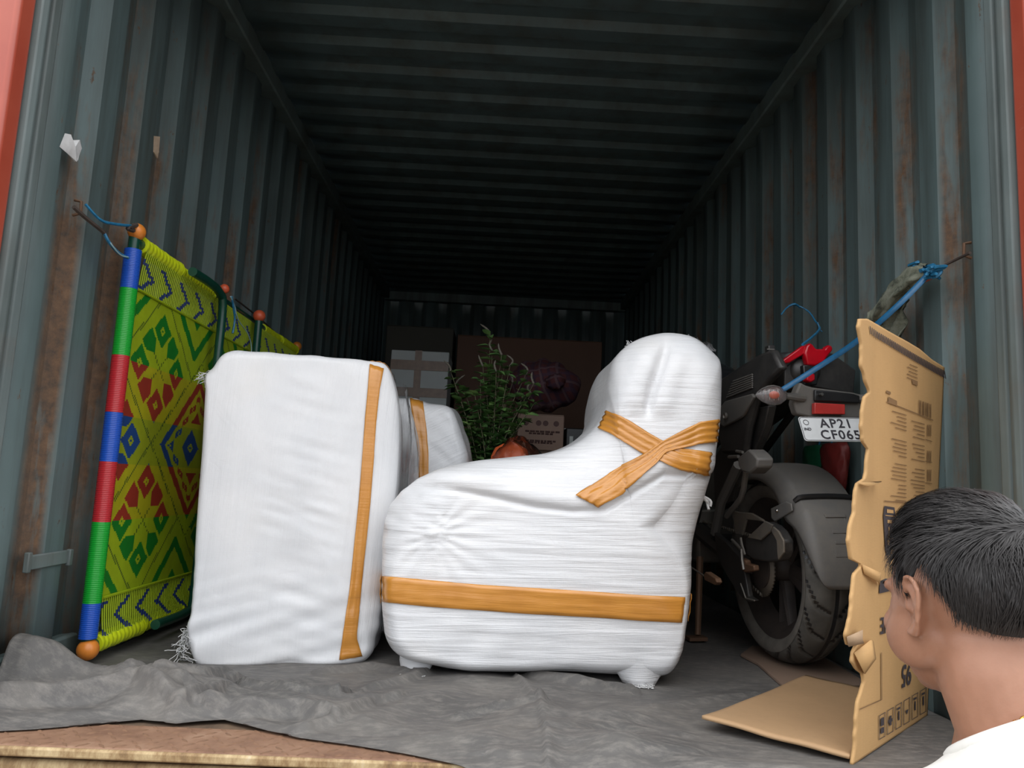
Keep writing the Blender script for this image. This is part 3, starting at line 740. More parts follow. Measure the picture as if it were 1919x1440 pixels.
# --- the armchair
SEAM = [(718, 1000), (745, 950), (795, 916), (850, 918), (930, 934), (1000, 950), (1070, 958), (1130, 955), (1180, 925), (1240, 890)]
SEAMW = [onY(px, py, 2.25) for px, py in SEAM]
KNOT = onY(815, 1000, 2.25)
_cr = [onY(px, py, 2.3) for px, py in ((1205, 770), (1212, 735), (1226, 700), (1238, 668), (1246, 650))]; CRZ = [p[2] for p in _cr]; CRX = [p[0] for p in _cr]
def wr3(x, y, z, n):
    w = 0.010 * nz(x * 3, y * 3, z * 3) + 0.0012 * nz(x * 4, y * 4, z * 30) * sstep(0.75, 0.6, z)
    if n.y < -0.25:
        zs = float(np.interp(x, [p[0] for p in SEAMW], [p[2] for p in SEAMW])); d = z - zs
        w += 0.016 * math.exp(-((d - 0.035) / 0.035) ** 2) * (-n.y) - 0.010 * math.exp(-(d / 0.010) ** 2)   # roll of the arm above its seam
        k = math.hypot(x - KNOT[0], z - KNOT[2])
        a = math.atan2(z - KNOT[2], x - KNOT[0])
        w += 0.010 * math.exp(-(k / 0.05) ** 2) * (0.3 + nz(x * 45, 1, z * 45)) + 0.0026 * math.exp(-(k / 0.16) ** 2) * math.sin(a * 17 + 2 * nz(x * 8, 2, z * 8))
        w += 0.0016 * nz(x * 2 + 5, 4, z * 48 + x * 3) * sstep(0.60, 0.45, z)
        w += 0.005 * nz(x * 9 - z * 6, 8, z * 4) * sstep(0.28, 0.1, z)
    if z > 0.7 and n.y < 0.3:
        xc = float(np.interp(z, CRZ, CRX)); k = x - xc; fz = sstep(0.76, 0.82, z) * sstep(1.02, 0.95, z)
        w += fz * (-0.020 * math.exp(-(k / 0.012) ** 2) + 0.016 * math.exp(-((k + 0.05) / 0.04) ** 2) + 0.012 * math.exp(-((k - 0.045) / 0.035) ** 2))
    # cushion dimples of the headrest
    w += 0.018 * nz(x * 9, y * 4, 0.7) * sstep(0.78, 0.9, z)
    return w
P3 = [(756, 1226), (728, 1196), (718, 1130), (717, 1060), (720, 1000), (734, 950), (768, 912), (820, 882), (890, 864), (960, 856), (1030, 850), (1080, 832), (1116, 800), (1134, 762), (1136, 720), (1148, 676), (1180, 646), (1220, 632), (1256, 628), (1300, 640), (1340, 664), (1351, 690), (1348, 760), (1340, 830), (1328, 900), (1312, 960), (1298, 1020), (1292, 1090), (1282, 1170), (1268, 1230), (1236, 1262), (1150, 1262), (1050, 1256), (950, 1256), (865, 1252), (805, 1240)]
r3 = thing('wrapped_armchair', (0.15, 2.6, 0.006), 'white wrapped armchair seen from the side, orange tape crossed at its neck', 'armchair')
me3 = bundle_mesh(P3, 2.22, 0.74, 0.11, (1175, 985), n=420, wr=wr3, bulge=0.02, caprings=60, ny=36, back_scale=0.96, rfun=lambda x, z: 0.055 + 0.10 * sstep(0.25, 0.5, z) + 0.06 * sstep(0.7, 0.95, z))
b3 = bvh_of(me3); put(me3, 'sacking', 'wrap_chair', r3)
# gathered corners of the wrap that stand on the tarpaulin
def foot(px0, px1, py0, px2, px3, py1, y):
    mb = MB(); rows = []
    a, b, c, d = onY(px0, py0, y), onY(px1, py0, y), onY(px2, py1, y), onY(px3, py1, y)
    for k in range(7):
        t = k / 6; e = t ** 0.7; l = lerp(a, c, e); r = lerp(b, d, e); m = (l + r) / 2; w = (r[0] - l[0]) / 2; row = []
        for i in range(24):
            th = 2 * math.pi * i / 24; row.append((m[0] + w * math.cos(th) * (1 + 0.10 * math.sin(th * 5 + k)), m[1] + 0.04 + 0.05 * (1 - 0.4 * t) * math.sin(th), max(0.008, l[2] if k == 6 else lerp(a[2], c[2], t))))
        rows.append(row)
    mb.grid(rows, close=True); mb.f.append(tuple(range(6 * 24, 7 * 24))); mb.mi.append(0)
    return under(r3, mb.build('gathered_corner', 'wrap_chair', sharp=0)), (c + d) / 2
_, f1 = foot(740, 830, 1205, 752, 798, 1278, 2.27); _, f2 = foot(1128, 1268, 1232, 1180, 1228, 1297, 2.235)
threads('frayed_edge', (f1[0], f1[1] + 0.0, f1[2] + 0.012), 70, (0.030, 0.02, 0.006), 0.022, r3)
threads('frayed_edge', (f2[0], f2[1] + 0.0, f2[2] + 0.014), 70, (0.030, 0.02, 0.006), 0.022, r3)
zl, zr = onY(720, 1106, 2.3)[2], onY(1280, 1141, 2.25)[2]
tape_on(b3, px_rays([(719, 1080), (800, 1087), (900, 1096), (1000, 1102), (1100, 1108), (1200, 1115), (1276, 1119), (1283, 1119)]), px_rays([(719, 1128), (800, 1137), (900, 1144), (1000, 1151), (1100, 1156), (1200, 1163), (1270, 1167), (1277, 1167)]), 'tape_strip', r3, n=90)
tape_on(b3, px_rays([(1138, 770), (1160, 778), (1185, 792), (1215, 812), (1240, 826), (1280, 842), (1332, 848)]), px_rays([(1122, 804), (1148, 815), (1175, 832), (1202, 850), (1230, 862), (1275, 880), (1326, 891)]), 'tape_strip', r3, n=50, m=10, wob=0.003)
tape_on(b3, px_rays([(1344, 786), (1310, 791), (1270, 812), (1240, 828), (1205, 852), (1160, 876), (1120, 903), (1078, 930)]), px_rays([(1340, 828), (1315, 832), (1280, 840), (1248, 850), (1232, 868), (1205, 890), (1165, 925), (1120, 949)]), 'tape_strip', r3, n=60, m=10, off=0.007, wob=0.003)
def side_tape(zc, w, ya, yb, sgn=1):
    f = lambda dz: [(np.array([sgn * 2.0, y, zc + dz]), np.array([-sgn * 1.0, 0, 0])) for y in np.linspace(ya, yb, 6)]
    tape_on(b3, f(w / 2), f(-w / 2), 'tape_strip', r3, n=30)
side_tape(zr, 0.076, 2.275, 2.86); side_tape(zl, 0.076, 2.30, 2.86, -1)
side_tape(onY(1330, 870, 2.36)[2], 0.062, 2.36, 2.80); side_tape(onY(1342, 807, 2.36)[2], 0.062, 2.36, 2.80)
# loose end of twisted film hanging at its back, scrap at the top
mb = MB(); hp = [onY(1312, 905, 2.36), onY(1318, 930, 2.34), onY(1327, 940, 2.34), onY(1331, 952, 2.34)]
for k in range(5):
    q = [(p[0] + random.uniform(-.006, .006), p[1] + random.uniform(-.01, .01), p[2] + random.uniform(-.006, .006)) for p in hp]; mb.tube(spline(q, 14), 0.004, 6)
under(r3, mb.build('twisted_film_end', 'paper_white'))
mb = MB(); c = onY(1296, 640, 2.4); rows = []
for i in range(9):
    t = i / 8; p = onY(1288 + 50 * t, 640 + 22 * t, 2.40)
    rows.append([(p[0], p[1] + 0.05 * (j / 5 - 0.5), p[2] + 0.012 * math.sin(j * 1.3 + i * 1.9) + 0.016 * math.sin(math.pi * j / 5)) for j in range(6)])
mb.grid(rows); under(r3, mb.build('film_scrap', 'clear_film', sharp=0))
threads('frayed_edge', onY(1182, 648, 2.5), 14, (0.008, 0.01, 0.004), 0.03, r3, down=-0.2)
# ---------------------------------------------------------------- the woven cot standing on its side against the left wall
CX0 = -1.09; CY0 = 2.20; CS = 1.86; ZB, ZU = 0.075, 1.205; ZC = 0.635
cot = thing('woven_cot', (CX0, CY0 + CS / 2, 0.006), 'green and yellow woven rope cot on its side against the left wall', 'cot')
def cp(s, z, dx=0.0): return (CX0 + dx, CY0 + s, z)
def pattern(s, z):
    """material of the weave at s along, z up"""
    v = (z - ZC) / 0.24; u = (s - 0.247) / 0.264; av = abs(v)
    zone = 0 if av < 0.29 else (1 if av < 0.99 else 2)
    ye, co = (3, 4, 5)[zone], (0, 1, 2)[zone]
    w = min(u, 2.6 - u) - av
    if u > 0 and w > 0:                                                 # the wide lozenge field
        if w < 0.2: return 6 if w < 0.03 and int(round(s / 0.006)) % 2 else ye
        if 0.25 < w < 0.40: return co
        if abs(u - 1.18) + av < 0.28: return ye if 0.035 < abs(u - 1.18) + av < 0.085 else co
        e = abs(w - 0.56) + abs(v - 0.19 * round(v / 0.19))
        if e < 0.085: return ye if e < 0.022 else co
        return co if w > 0.76 and av > 0.36 else ye
    a, b = u + v, u - v
    da = abs(a - 2 * round(a / 2)); db = abs(b - 2 * round(b / 2))
    if min(da, db) < 0.035 and (int(round(s / 0.006)) + int(round(z / 0.006))) % 2 == 0 and min(da, db) < 0.03: return 6
    if min(da, db) < 0.20: return ye
    ia = 2 * math.floor(a / 2) + 1; ib = 2 * math.floor(b / 2) + 1      # centre of the cell
    u0, v0 = (ia + ib) / 2, (ia - ib) / 2; p, q = u - u0, v - v0; ap, aq = abs(p), abs(q); L1 = ap + aq
    if v0 == 0 and (round(u0) - 1) % 4 == 0 or abs(v0) == 2:           # nested lozenges
        if 0.58 < L1 < 0.74: return co
        if 0.32 < L1 < 0.52 and v0 == 0:
            k = round((ap - aq) / 0.17) * 0.17
            return co if abs(L1 - 0.42) + abs((ap - aq) - k) < 0.085 and abs(L1 - 0.42) + abs((ap - aq) - k) > 0.02 else ye
        if L1 < 0.26: return ye if 0.035 < L1 < 0.075 else co
        return ye
    near = 9
    for cu, cv in ((0.5, 0), (-0.5, 0), (0, 0.5), (0, -0.5)):           # eight-pointed star
        e = abs(p - cu) + abs(q - cv)
        near = min(near, e)
        if e < 0.235: return ye if 0.02 < e < 0.07 else co
    if min(ap, aq) > 0.17 and L1 < 0.80 and near > 0.30: return co
    if abs(ap - aq) < 0.02 and L1 < 0.5: return 6 if int(s / 0.006) % 2 else ye
    return ye
mb = MB(); NS, NZ = 300, 147; s0, s1, z0, z1 = 0.045, CS - 0.045, 0.187, 1.083
vs = [cp(lerp(s0, s1, i / NS), lerp(z0, z1, j / NZ), 0.004 * math.sin(math.pi * i / NS) + 0.002 * nz(i * 0.05, j * 0.05, 1)) for j in range(NZ + 1) for i in range(NS + 1)]
mb.v = [tuple(v) for v in vs]
for j in range(NZ):
    for i in range(NS):
        k = j * (NS + 1) + i; mb.f.append((k, k + 1, k + NS + 2, k + NS + 1))
        mb.mi.append(pattern(lerp(s0, s1, (i + 0.5) / NS), lerp(z0, z1, (j + 0.5) / NZ)))
WM = ['weave_blue', 'weave_red', 'weave_green', 'yellow_b', 'yellow_r', 'yellow_g', 'weave_line']
under(cot, mb.build('woven_mat', WM, sharp=0, solid=0.004))
# cords of the two side borders, with the blue zigzags
def border(za, zb, zc, sgn):
    mb = MB(); n = 146
    for i in range(n):
        s = lerp(0.05, CS - 0.05, i / (n - 1)); w = 0.0033; m = 14
        for k in range(m):
            ta, tb = lerp(za, zb, k / m), lerp(za, zb, (k + 1) / m); zm = (ta + tb) / 2
            e = s + sgn * 1.75 * abs(zm - zc); ph = (e - 0.25) / 0.138; ph -= math.floor(ph)
            blue = ph < 0.20 and abs(zm - zc) < 0.050
            xo = lambda t: 0.004 + 0.014 * abs((t - za) / (zb - za)) ** 2
            A = [cp(s - w, ta, xo(ta)), cp(s + w, ta, xo(ta)), cp(s + w, tb, xo(tb)), cp(s - w, tb, xo(tb)), cp(s, ta, xo(ta) + 0.003), cp(s, tb, xo(tb) + 0.003)]
            mb.add(A, [(0, 4, 5, 3), (4, 1, 2, 5), (0, 3, 2, 1)], 1 if blue else 0)
    return under(cot, mb.build('border_cord', ['yellow_g', 'cord_blue'], sharp=0, kind='stuff'))
border(z1 - 0.004, ZU, 1.128, 1); border(z0 + 0.004, ZB, 0.128, -1)
for z in (z1, z0):
    mb = MB(); mb.tube([cp(0.045, z, 0.006), cp(CS - 0.045, z, 0.006)], 0.0045, 6); under(cot, mb.build('edge_cord', 'yellow_g'))
# end rails bound in coloured cord
segs = [(1.19, 1.072, 'tube_blue'), (1.072, 0.874, 'tube_green'), (0.874, 0.709, 'tube_red'), (0.709, 0.569, 'tube_blue'), (0.569, 0.401, 'tube_red'), (0.401, 0.180, 'tube_green'), (0.180, 0.085, 'tube_blue')]
for s in (0.0, CS):
    mb = MB(); mb.tube([cp(s, 0.03), cp(s, 1.235)], 0.016, 12); rl = under(cot, mb.build('end_rail', 'pipe_green'))
    for a, b, m in segs:
        mb = MB(); n = max(8, int(abs(a - b) / 0.004)); P = [cp(s, lerp(a, b, k / n)) for k in range(n + 1)]
        mb.tube(P, [0.0235 + 0.0007 * (k % 2) for k in range(n + 1)], 14); o = mb.build('cord_binding', m, sharp=60); o.parent = rl; o.matrix_parent_inverse = rl.matrix_parent_inverse.copy()
        o.matrix_parent_inverse = (TR(*cot.location)).inverted() @ TR(0, 0, 0); o.matrix_parent_inverse.identity()
    for z, m in ((1.245, 'knob_orange'), (0.055, 'knob_orange')):
        mb = MB(); mb.ball(cp(s, z, 0.004), 0.0255 if z > 1 else 0.029, 18, 12); under(cot, mb.build('end_knob', m))
# side rails: green pipe, bound at both ends in lime cord
for z in (ZU + 0.012, ZB - 0.012):
    mb = MB(); mb.tube([cp(0.0, z), cp(CS, z)], 0.017, 12); under(cot, mb.build('side_rail', 'pipe_green'))
    for a, b, rr in ((0.035, 0.30, 0.026), (0.32, 0.62, 0.022), (CS - 0.60, CS - 0.34, 0.022), (CS - 0.32, CS - 0.035, 0.026)):
        mb = MB(); n = int((b - a) / 0.004); P = [cp(lerp(a, b, k / n), z + 0.0008 * math.sin(k * 0.7)) for k in range(n + 1)]
        mb.tube(P, [rr + 0.0012 * math.sin(k * 1.05) + 0.003 * (k > n - 4) for k in range(n + 1)], 14); under(cot, mb.build('cord_binding', 'lime', sharp=60))
# U-shaped legs folded over the mat
def uleg(sa, sb, kn):
    za, zb = ZU + 0.008, ZB - 0.004; x = 0.055
    P = spline([cp(sa, za, x), cp(lerp(sa, sb, 0.5), za + 0.004, x), cp(sb - 0.05, za - 0.004, x), cp(sb, za - 0.05, x), cp(sb, 0.9, x), cp(sb, 0.5, x), cp(sb, zb + 0.05, x), cp(sb - 0.05, zb, x), cp(sa, zb, x)], 60)
    mb = MB(); mb.tube(P, 0.0155, 12); o = under(cot, mb.build('folding_leg', 'pipe_green'))
    mb = MB(); mb.ball(cp(sb + kn, za + 0.018 if kn else za + 0.02, x), 0.026 if kn else 0.018, 16, 10); under(cot, mb.build('leg_knob', 'knob_red'))
uleg(0.30, 0.60, 0); 
mb = MB(); mb.tube([cp(1.03, ZU, 0.055), cp(1.03, ZB + 0.1, 0.055)], 0.0165, 12); under(cot, mb.build('folding_leg', 'pipe_green'))
mb = MB(); mb.ball(cp(1.03, ZU + 0.022, 0.055), 0.026, 16, 10); under(cot, mb.build('leg_knob', 'knob_red'))
# twine that ties the cot to the wall ring
t = thing('cot_twine', (XL + 0.02, hkL[1], 1.2), 'blue and brown twine tying the cot to the left wall ring', 'twine')
def tw(pts, r, mat, name='strand', parent=t):
    mb = MB(); mb.tube(spline(pts, 28), r, 6); return under(parent, mb.build(name, mat))
x = XL + 0.03
tw([onX(138, 388, x), onX(160, 408, x + 0.01), onX(190, 432, x + 0.02), onX(196, 438, x + 0.02)], 0.006, 'rope_dark')
tw([onX(160, 383, x), onX(188, 412, x + 0.02), onX(215, 420, x + 0.03), onX(252, 424, x + 0.03)], 0.004, 'twine_blue')
tw([onX(194, 434, x + 0.02), onX(205, 455, x + 0.03), onX(222, 474, x + 0.03), onX(240, 484, x + 0.03)], 0.0045, 'twine_blue')
tw([onX(196, 436, x + 0.02), onX(210, 460, x + 0.035), onX(226, 478, x + 0.035), onX(240, 482, x + 0.035)], 0.002, 'twine_pale')
tw([onX(256, 422, x + 0.03), onX(240, 428, x + 0.03), onX(250, 432, x + 0.03)], 0.007, 'rope_dark')
t = thing('leg_twine', (CX0 + 0.1, CY0 + 0.75, 0.9), 'thin pale blue twine hanging over the cot leg beside the white block', 'twine')
xx = CX0 + 0.085
tw([onX(434, 556, xx), onX(438, 580, xx), onX(440, 600, xx), onX(436, 625, xx)], 0.004, 'twine_blue', parent=t)
tw([onX(434, 556, xx), onX(446, 598, xx), onX(464, 625, xx), onX(471, 650, xx), onX(470, 690, xx)], 0.0022, 'twine_pale', parent=t)
tw([onX(432, 556, xx), onX(440, 575, xx), onX(442, 588, xx)], 0.0025, 'twine_pale', parent=t)
tw([onX(440, 560, XL + 0.04), onX(490, 600, XL + 0.03), onX(548, 655, XL + 0.02)], 0.004, 'rope_dark', parent=t)
# ---------------------------------------------------------------- goods at the back
def carton(name, x0, x1, y0, y1, z0, z1, mat, label, cat='carton', rot=0.0, group=None, flaps=True):
    cx, cy = (x0 + x1) / 2, (y0 + y1) / 2
    r = thing(name, (cx, cy, z0), label, cat, rot=(0, 0, rot), group=group)
    w, d, h = x1 - x0, y1 - y0, z1 - z0
    mb = MB(); mb.box((0, 0, h / 2), (w, d, h - 0.004)); mb.build('body', mat, r, bevel=0.006)
    if flaps:
        for k in (-1, 1):
            mb = MB(); mb.box((0, k * (d / 4 + 0.001), h - 0.0), (w - 0.004, d / 2 - 0.004, 0.004)); mb.build('flap', mat, r, bevel=0.001)
    return r, w, d, h
def strip(r, c, dims, mat, name):
    mb = MB(); mb.box(c, dims); return mb.build(name, mat, r)
ya = 5.2
def X(px, y): return onY(px, 800, y)[0]
def Z(px, py, y): return onY(px, py, y)[2]
# tall brown cartons
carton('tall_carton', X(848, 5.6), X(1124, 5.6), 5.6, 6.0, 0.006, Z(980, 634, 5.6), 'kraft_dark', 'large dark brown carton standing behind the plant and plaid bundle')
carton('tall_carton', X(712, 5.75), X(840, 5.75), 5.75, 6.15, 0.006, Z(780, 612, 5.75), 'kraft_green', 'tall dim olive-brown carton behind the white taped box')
# white box with brown tape, on a plain carton
y = 5.0; zb = Z(800, 800, y)
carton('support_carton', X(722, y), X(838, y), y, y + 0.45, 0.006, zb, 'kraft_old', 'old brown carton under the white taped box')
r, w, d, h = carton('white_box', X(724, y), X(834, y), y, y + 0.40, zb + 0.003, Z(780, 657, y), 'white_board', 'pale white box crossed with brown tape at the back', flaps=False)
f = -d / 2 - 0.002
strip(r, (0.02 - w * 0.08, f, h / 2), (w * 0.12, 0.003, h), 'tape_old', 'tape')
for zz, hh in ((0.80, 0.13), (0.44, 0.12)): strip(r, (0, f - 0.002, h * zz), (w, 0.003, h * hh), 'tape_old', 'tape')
mb = MB()
for a in range(7):
    an = 0.5 + a * 0.42; mb.add([(0.01, f - 0.001, h * 0.14), (0.01 + 0.06 * math.cos(an) + 0.01, f - 0.001, h * 0.14 + 0.06 * math.sin(an)), (0.01 + 0.065 * math.cos(an), f - 0.001, h * 0.14 + 0.06 * math.sin(an) + 0.012)], [(0, 1, 2)])
mb.build('printed_mark', 'print_ink', r, sharp=0, solid=0.001)
# printed carton, box beside it, plaid bundle on a long carton
y = 4.3
zlow = Z(1010, 846, y)
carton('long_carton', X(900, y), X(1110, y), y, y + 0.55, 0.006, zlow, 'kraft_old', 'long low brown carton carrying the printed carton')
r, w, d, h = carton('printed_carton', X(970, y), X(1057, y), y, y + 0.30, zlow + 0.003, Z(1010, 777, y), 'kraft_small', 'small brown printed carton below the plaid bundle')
f = -d / 2 - 0.0015
for sx in (-0.32, -0.05, 0.1, 0.33):
    mb = MB(); mb.lathe([(0.0, 0), (0.016, 0), (0.016, 0.001), (0, 0.001)], 12, TR(sx * w, f, h * 0.76) @ RX(R_(90))); mb.build('printed_mark', 'print_maroon', r)
for zz, ww in ((0.53, 0.66), (0.47, 0.5), (0.27, 0.66), (0.22, 0.5)):
    mb = MB(); random.seed(int(zz * 100)); xx = -ww / 2
    while xx < ww / 2:
        l = random.uniform(0.04, 0.11); mb.box(((xx + l / 2) * w, f, zz * h), (l * w, 0.001, 0.010)); xx += l + 0.02
    mb.build('printed_line', 'print_maroon', r, sharp=0, kind='stuff')
r, w, d, h = carton('dark_box', X(1062, y), X(1112, y), y + 0.02, y + 0.3, zlow + 0.003, Z(1085, 802, y), 'tail_black', 'small dark box with a pale strip beside the printed carton', 'box', flaps=False)
strip(r, (0, 0, h + 0.002), (w, 0.02, 0.006), 'white_board', 'pale_strip'); strip(r, (-w * 0.3, -d / 2 - 0.002, h * 0.4), (0.02, 0.003, h * 0.5), 'white_board', 'pale_strip')
# plaid bundle
def blob(name, c, rad, mat, amp, fr, label=None, cat=None, parent=None, nu=48, nv=32, flatz=None):
    mb = MB(); mb.ball(c, rad, nu, nv); me = mb.mesh(name, mat)
    for v in me.vertices:
        n = (v.co - Vector(c)).normalized(); k = amp * (fbm(v.co.x * fr, v.co.y * fr, v.co.z * fr) + 0.35 * math.sin(9 * math.atan2(n.z, n.x) + 3 * n.y))
        v.co += n * k
        if flatz is not None and v.co.z < flatz: v.co.z = flatz
    o = bpy.data.objects.new(name, me); COL.objects.link(o)
    return tag(o, label, cat) if parent is None else under(parent, o)
y = 4.62
pz0 = Z(1010, 777, 4.3) + 0.006; pc = onY(1018, 722, 4.5)
rp = thing('plaid_bundle', (pc[0], pc[1], pz0), 'maroon plaid cloth bundle with a knot, in the dark behind the plant', 'bundle')
blob('cloth', (pc[0], pc[1], pc[2]), (0.22, 0.17, 0.155), 'plaid', 0.022, 6, parent=rp, flatz=pz0)
kn = onY(1040, 715, 4.32); blob('knot', tuple(kn), (0.06, 0.06, 0.045), 'plaid', 0.012, 14, parent=rp, nu=24, nv=16)
# --- the basil plant
pl_y = 3.62; base = onY(905, 860, pl_y); pot0 = thing('potted_plant', (base[0] + 0.02, pl_y, 0.006), 'leafy green basil plant in a pot between the white bundles', 'plant')
mb = MB(); mb.lathe([(0.0, 0), (0.105, 0), (0.13, 0.25), (0.145, 0.25), (0.148, 0.30), (0.132, 0.30), (0.125, 0.26), (0.0, 0.26)], 28); mb.build('pot', 'terracotta', pot0)
mb = MB(); mb.lathe([(0.0, 0.275), (0.08, 0.272), (0.124, 0.262)], 20); mb.build('soil', 'soil', pot0)
ox, oy = pot0.location.x, pot0.location.y
stemb = MB(); leaves = MB(); flow = MB(); random.seed(11)
def leafq(p, d, L, wd):
    d = Vector(d).normalized(); sd = d.cross(Vector((random.uniform(-.4, .4), random.uniform(-.4, .4), 1))).normalized(); up = sd.cross(d); p = Vector(p)
    V_ = [p, p + d * L * .35 + sd * wd + up * .004, p + d * L * .35 - sd * wd + up * .004, p + d * L * .75 + sd * wd * .7 - up * .003, p + d * L * .75 - sd * wd * .7 - up * .003, p + d * L - up * .012, p + d * L * .35 - up * .003, p + d * L * .75 - up * .009]
    leaves.add(V_, [(0, 6, 1), (0, 2, 6), (1, 6, 7, 3), (6, 2, 4, 7), (3, 7, 5), (7, 4, 5)])
tips = [(918, 632), (922, 660), (940, 668), (955, 690), (985, 705), (1000, 722), (845, 700), (852, 725), (870, 735), (890, 745), (870, 770), (980, 745), (1000, 760), (960, 720), (930, 700), (905, 690), (985, 780), (860, 790), (900, 715), (945, 760), (880, 800), (935, 800), (965, 795), (910, 770), (925, 740), (860, 745), (995, 740), (870, 830), (895, 830), (925, 825), (945, 690), (912, 740), (950, 780), (885, 770), (900, 850), (870, 850)]
for k, (px, py) in enumerate(tips):
    e = onY(px, py, pl_y + random.uniform(-0.16, 0.16)); e = Vector((e[0] - ox, e[1] - oy, e[2]))
    b0 = Vector((random.uniform(-.03, .03), random.uniform(-.03, .03), 0.27)); mid = Vector((lerp(b0.x, e.x, .35), lerp(b0.y, e.y, .35), lerp(b0.z, e.z, .6)))
    P = spline([b0, mid, e], 22); stemb.tube(P, [lerp(.0045, .0014, i / 21) for i in range(22)], 5)
    for i in range(6, 22):
        for q in range(3 if i > 9 else 2):
            a = random.uniform(0, 6.28); d = Vector((math.cos(a), math.sin(a), random.uniform(-.1, .6)))
            leafq(P[i], d, random.uniform(.030, .070), random.uniform(.010, .022))
    if k < 8 or k in (13, 14, 15, 26):
        fl = [P[-1], P[-1] + np.array([random.uniform(-.02, .02), 0, .03]), P[-1] + np.array([random.uniform(-.05, .05), 0, .055])]
        flow.tube(spline(fl, 10), [.005, .006, .0045, .006, .0045, .0055, .004, .005, .003, .0015], 6)
stemb.build('stems', 'stem', pot0, sharp=0, kind='stuff'); leaves.build('leaves', 'leaf', pot0, sharp=0, kind='stuff'); flow.build('flower_spikes', 'flower', pot0, sharp=0, kind='stuff')
# --- orange sack with clear film over it
oc = onY(958, 850, 3.15); ro = thing('orange_sack', (oc[0], 3.2, 0.006), 'orange plastic sack with clear film, between plant and armchair', 'sack')
mb = MB(); rows = []
for k in range(22):
    t = k / 21; z = 0.0 + (Z(958, 828, 3.2)) * t; rr = 0.10 * (1 - 0.15 * t) * (math.sqrt(max(0.0, 1 - ((t - 0.86) / 0.14) ** 2)) if t > 0.86 else 1)
    rows.append([((rr + 0.008 * math.sin(a * 0.9 + k * .3)) * math.cos(2 * math.pi * a / 28), (rr + .008 * math.cos(a * 1.3)) * 0.8 * math.sin(2 * math.pi * a / 28), z) for a in range(28)])
mb.grid(rows, close=True); mb.f.append(tuple(range(28))); mb.mi.append(0); mb.f.append(tuple(range(21 * 28, 22 * 28))); mb.mi.append(0); mb.build('sack_body', 'orange_sack', ro, sharp=0)
mb = MB(); rows = []
for k in range(10):
    t = k / 9; rows.append([(0.11 * t * math.cos(a * .35) + 0.03, 0.09 * t * math.sin(a * .35) - 0.02, Z(958, 830, 3.2) + 0.015 - 0.09 * t * t + 0.01 * math.sin(a * 1.9 + k)) for a in range(18)])
mb.grid(rows, close=True); mb.build('clear_film_cover', 'clear_film', ro, sharp=0)
# red and green bag behind the rear wheel
bc = onY(1590, 880, 3.0); rb_ = thing('striped_bag', (1.168, 2.68, 0.50), 'red and green plastic bag hanging on the right wall behind the motorcycle wheel', 'bag')
zt = Z(1590, 835, 2.65) - 0.50
for nm, mat, x0, ph in (('red_panel', 'bag_red', -0.08, 0), ('green_panel', 'bag_green', 0.08, 2)):
    mb = MB(); rows = []
    for k in range(16):
        t = k / 15; rr = 0.075 * math.sin(math.pi * min(1, 0.25 + 0.75 * (1 - t) ** 0.6) * 0.9 + 0.2) + 0.02
        rows.append([((rr * 0.30 + .004 * math.sin(a * 1.7 + k + ph)) * math.cos(2 * math.pi * a / 22), x0 + (rr + .008 * math.cos(a * 2.1 + k)) * math.sin(2 * math.pi * a / 22), zt * t) for a in range(22)])
    mb.grid(rows, close=True); mb.f.append(tuple(range(22))); mb.mi.append(0); mb.f.append(tuple(range(15 * 22, 16 * 22))); mb.mi.append(0); mb.build(nm, mat, rb_, sharp=0)
mb = MB(); mb.tube(spline([(0.0, -0.06, zt - 0.02), (0.015, -0.02, zt + 0.10), (0.036, 0.0, zt + 0.16), (0.015, 0.02, zt + 0.10), (0.0, 0.06, zt - 0.02)], 24), 0.003, 6); mb.build('handle', 'twine_blue', rb_)
# ---------------------------------------------------------------- the motorcycle, tail towards the opening
BZ = 0.018
bike = thing('motorcycle', (1.02, 2.62, BZ), 'dusty black motorcycle parked tail out along the right wall', 'motorcycle', rot=(0, R_(-2.5), R_(6)))
BM = TR(1.02, 2.62, BZ) @ (bike.rotation_euler.to_matrix().to_4x4()); BI = BM.inverted()
def _loc(px, py):
    o = BI @ Vector(CAM); d = BI.to_3x3() @ Vector(ray(px, py)); return o, d
def By(px, py, y): o, d = _loc(px, py); return o + d * ((y - o.y) / d.y)
def Bx(px, py, x): o, d = _loc(px, py); return o + d * ((x - o.x) / d.x)
def plate_x(pts, x, t, name, mat, parent=bike, bevel=0.004, **k):
    """a plate in a plane of constant local x, outline given in pixels"""
    P = [Bx(px, py, x) for px, py in pts]; mb = MB()
    n = len(P); mb.add([(x, p.y, p.z) for p in P] + [(x + t, p.y, p.z) for p in P], [tuple(range(n)), tuple(range(2 * n - 1, n - 1, -1))] + [(i, (i + 1) % n, n + (i + 1) % n, n + i) for i in range(n)])
    return mb.build(name, mat, parent, bevel=bevel, **k)
def plate_y(pts, y, t, name, mat, parent=bike, bevel=0.004, mirror=None, **k):
    P = [By(px, py, y) for px, py in pts]; mb = MB(); n = len(P)
    mb.add([(p.x, y, p.z) for p in P] + [(p.x, y + t, p.z) for p in P], [tuple(range(n)), tuple(range(2 * n - 1, n - 1, -1))] + [(i, (i + 1) % n, n + (i + 1) % n, n + i) for i in range(n)])
    return mb.build(name, mat, parent, bevel=bevel, **k)
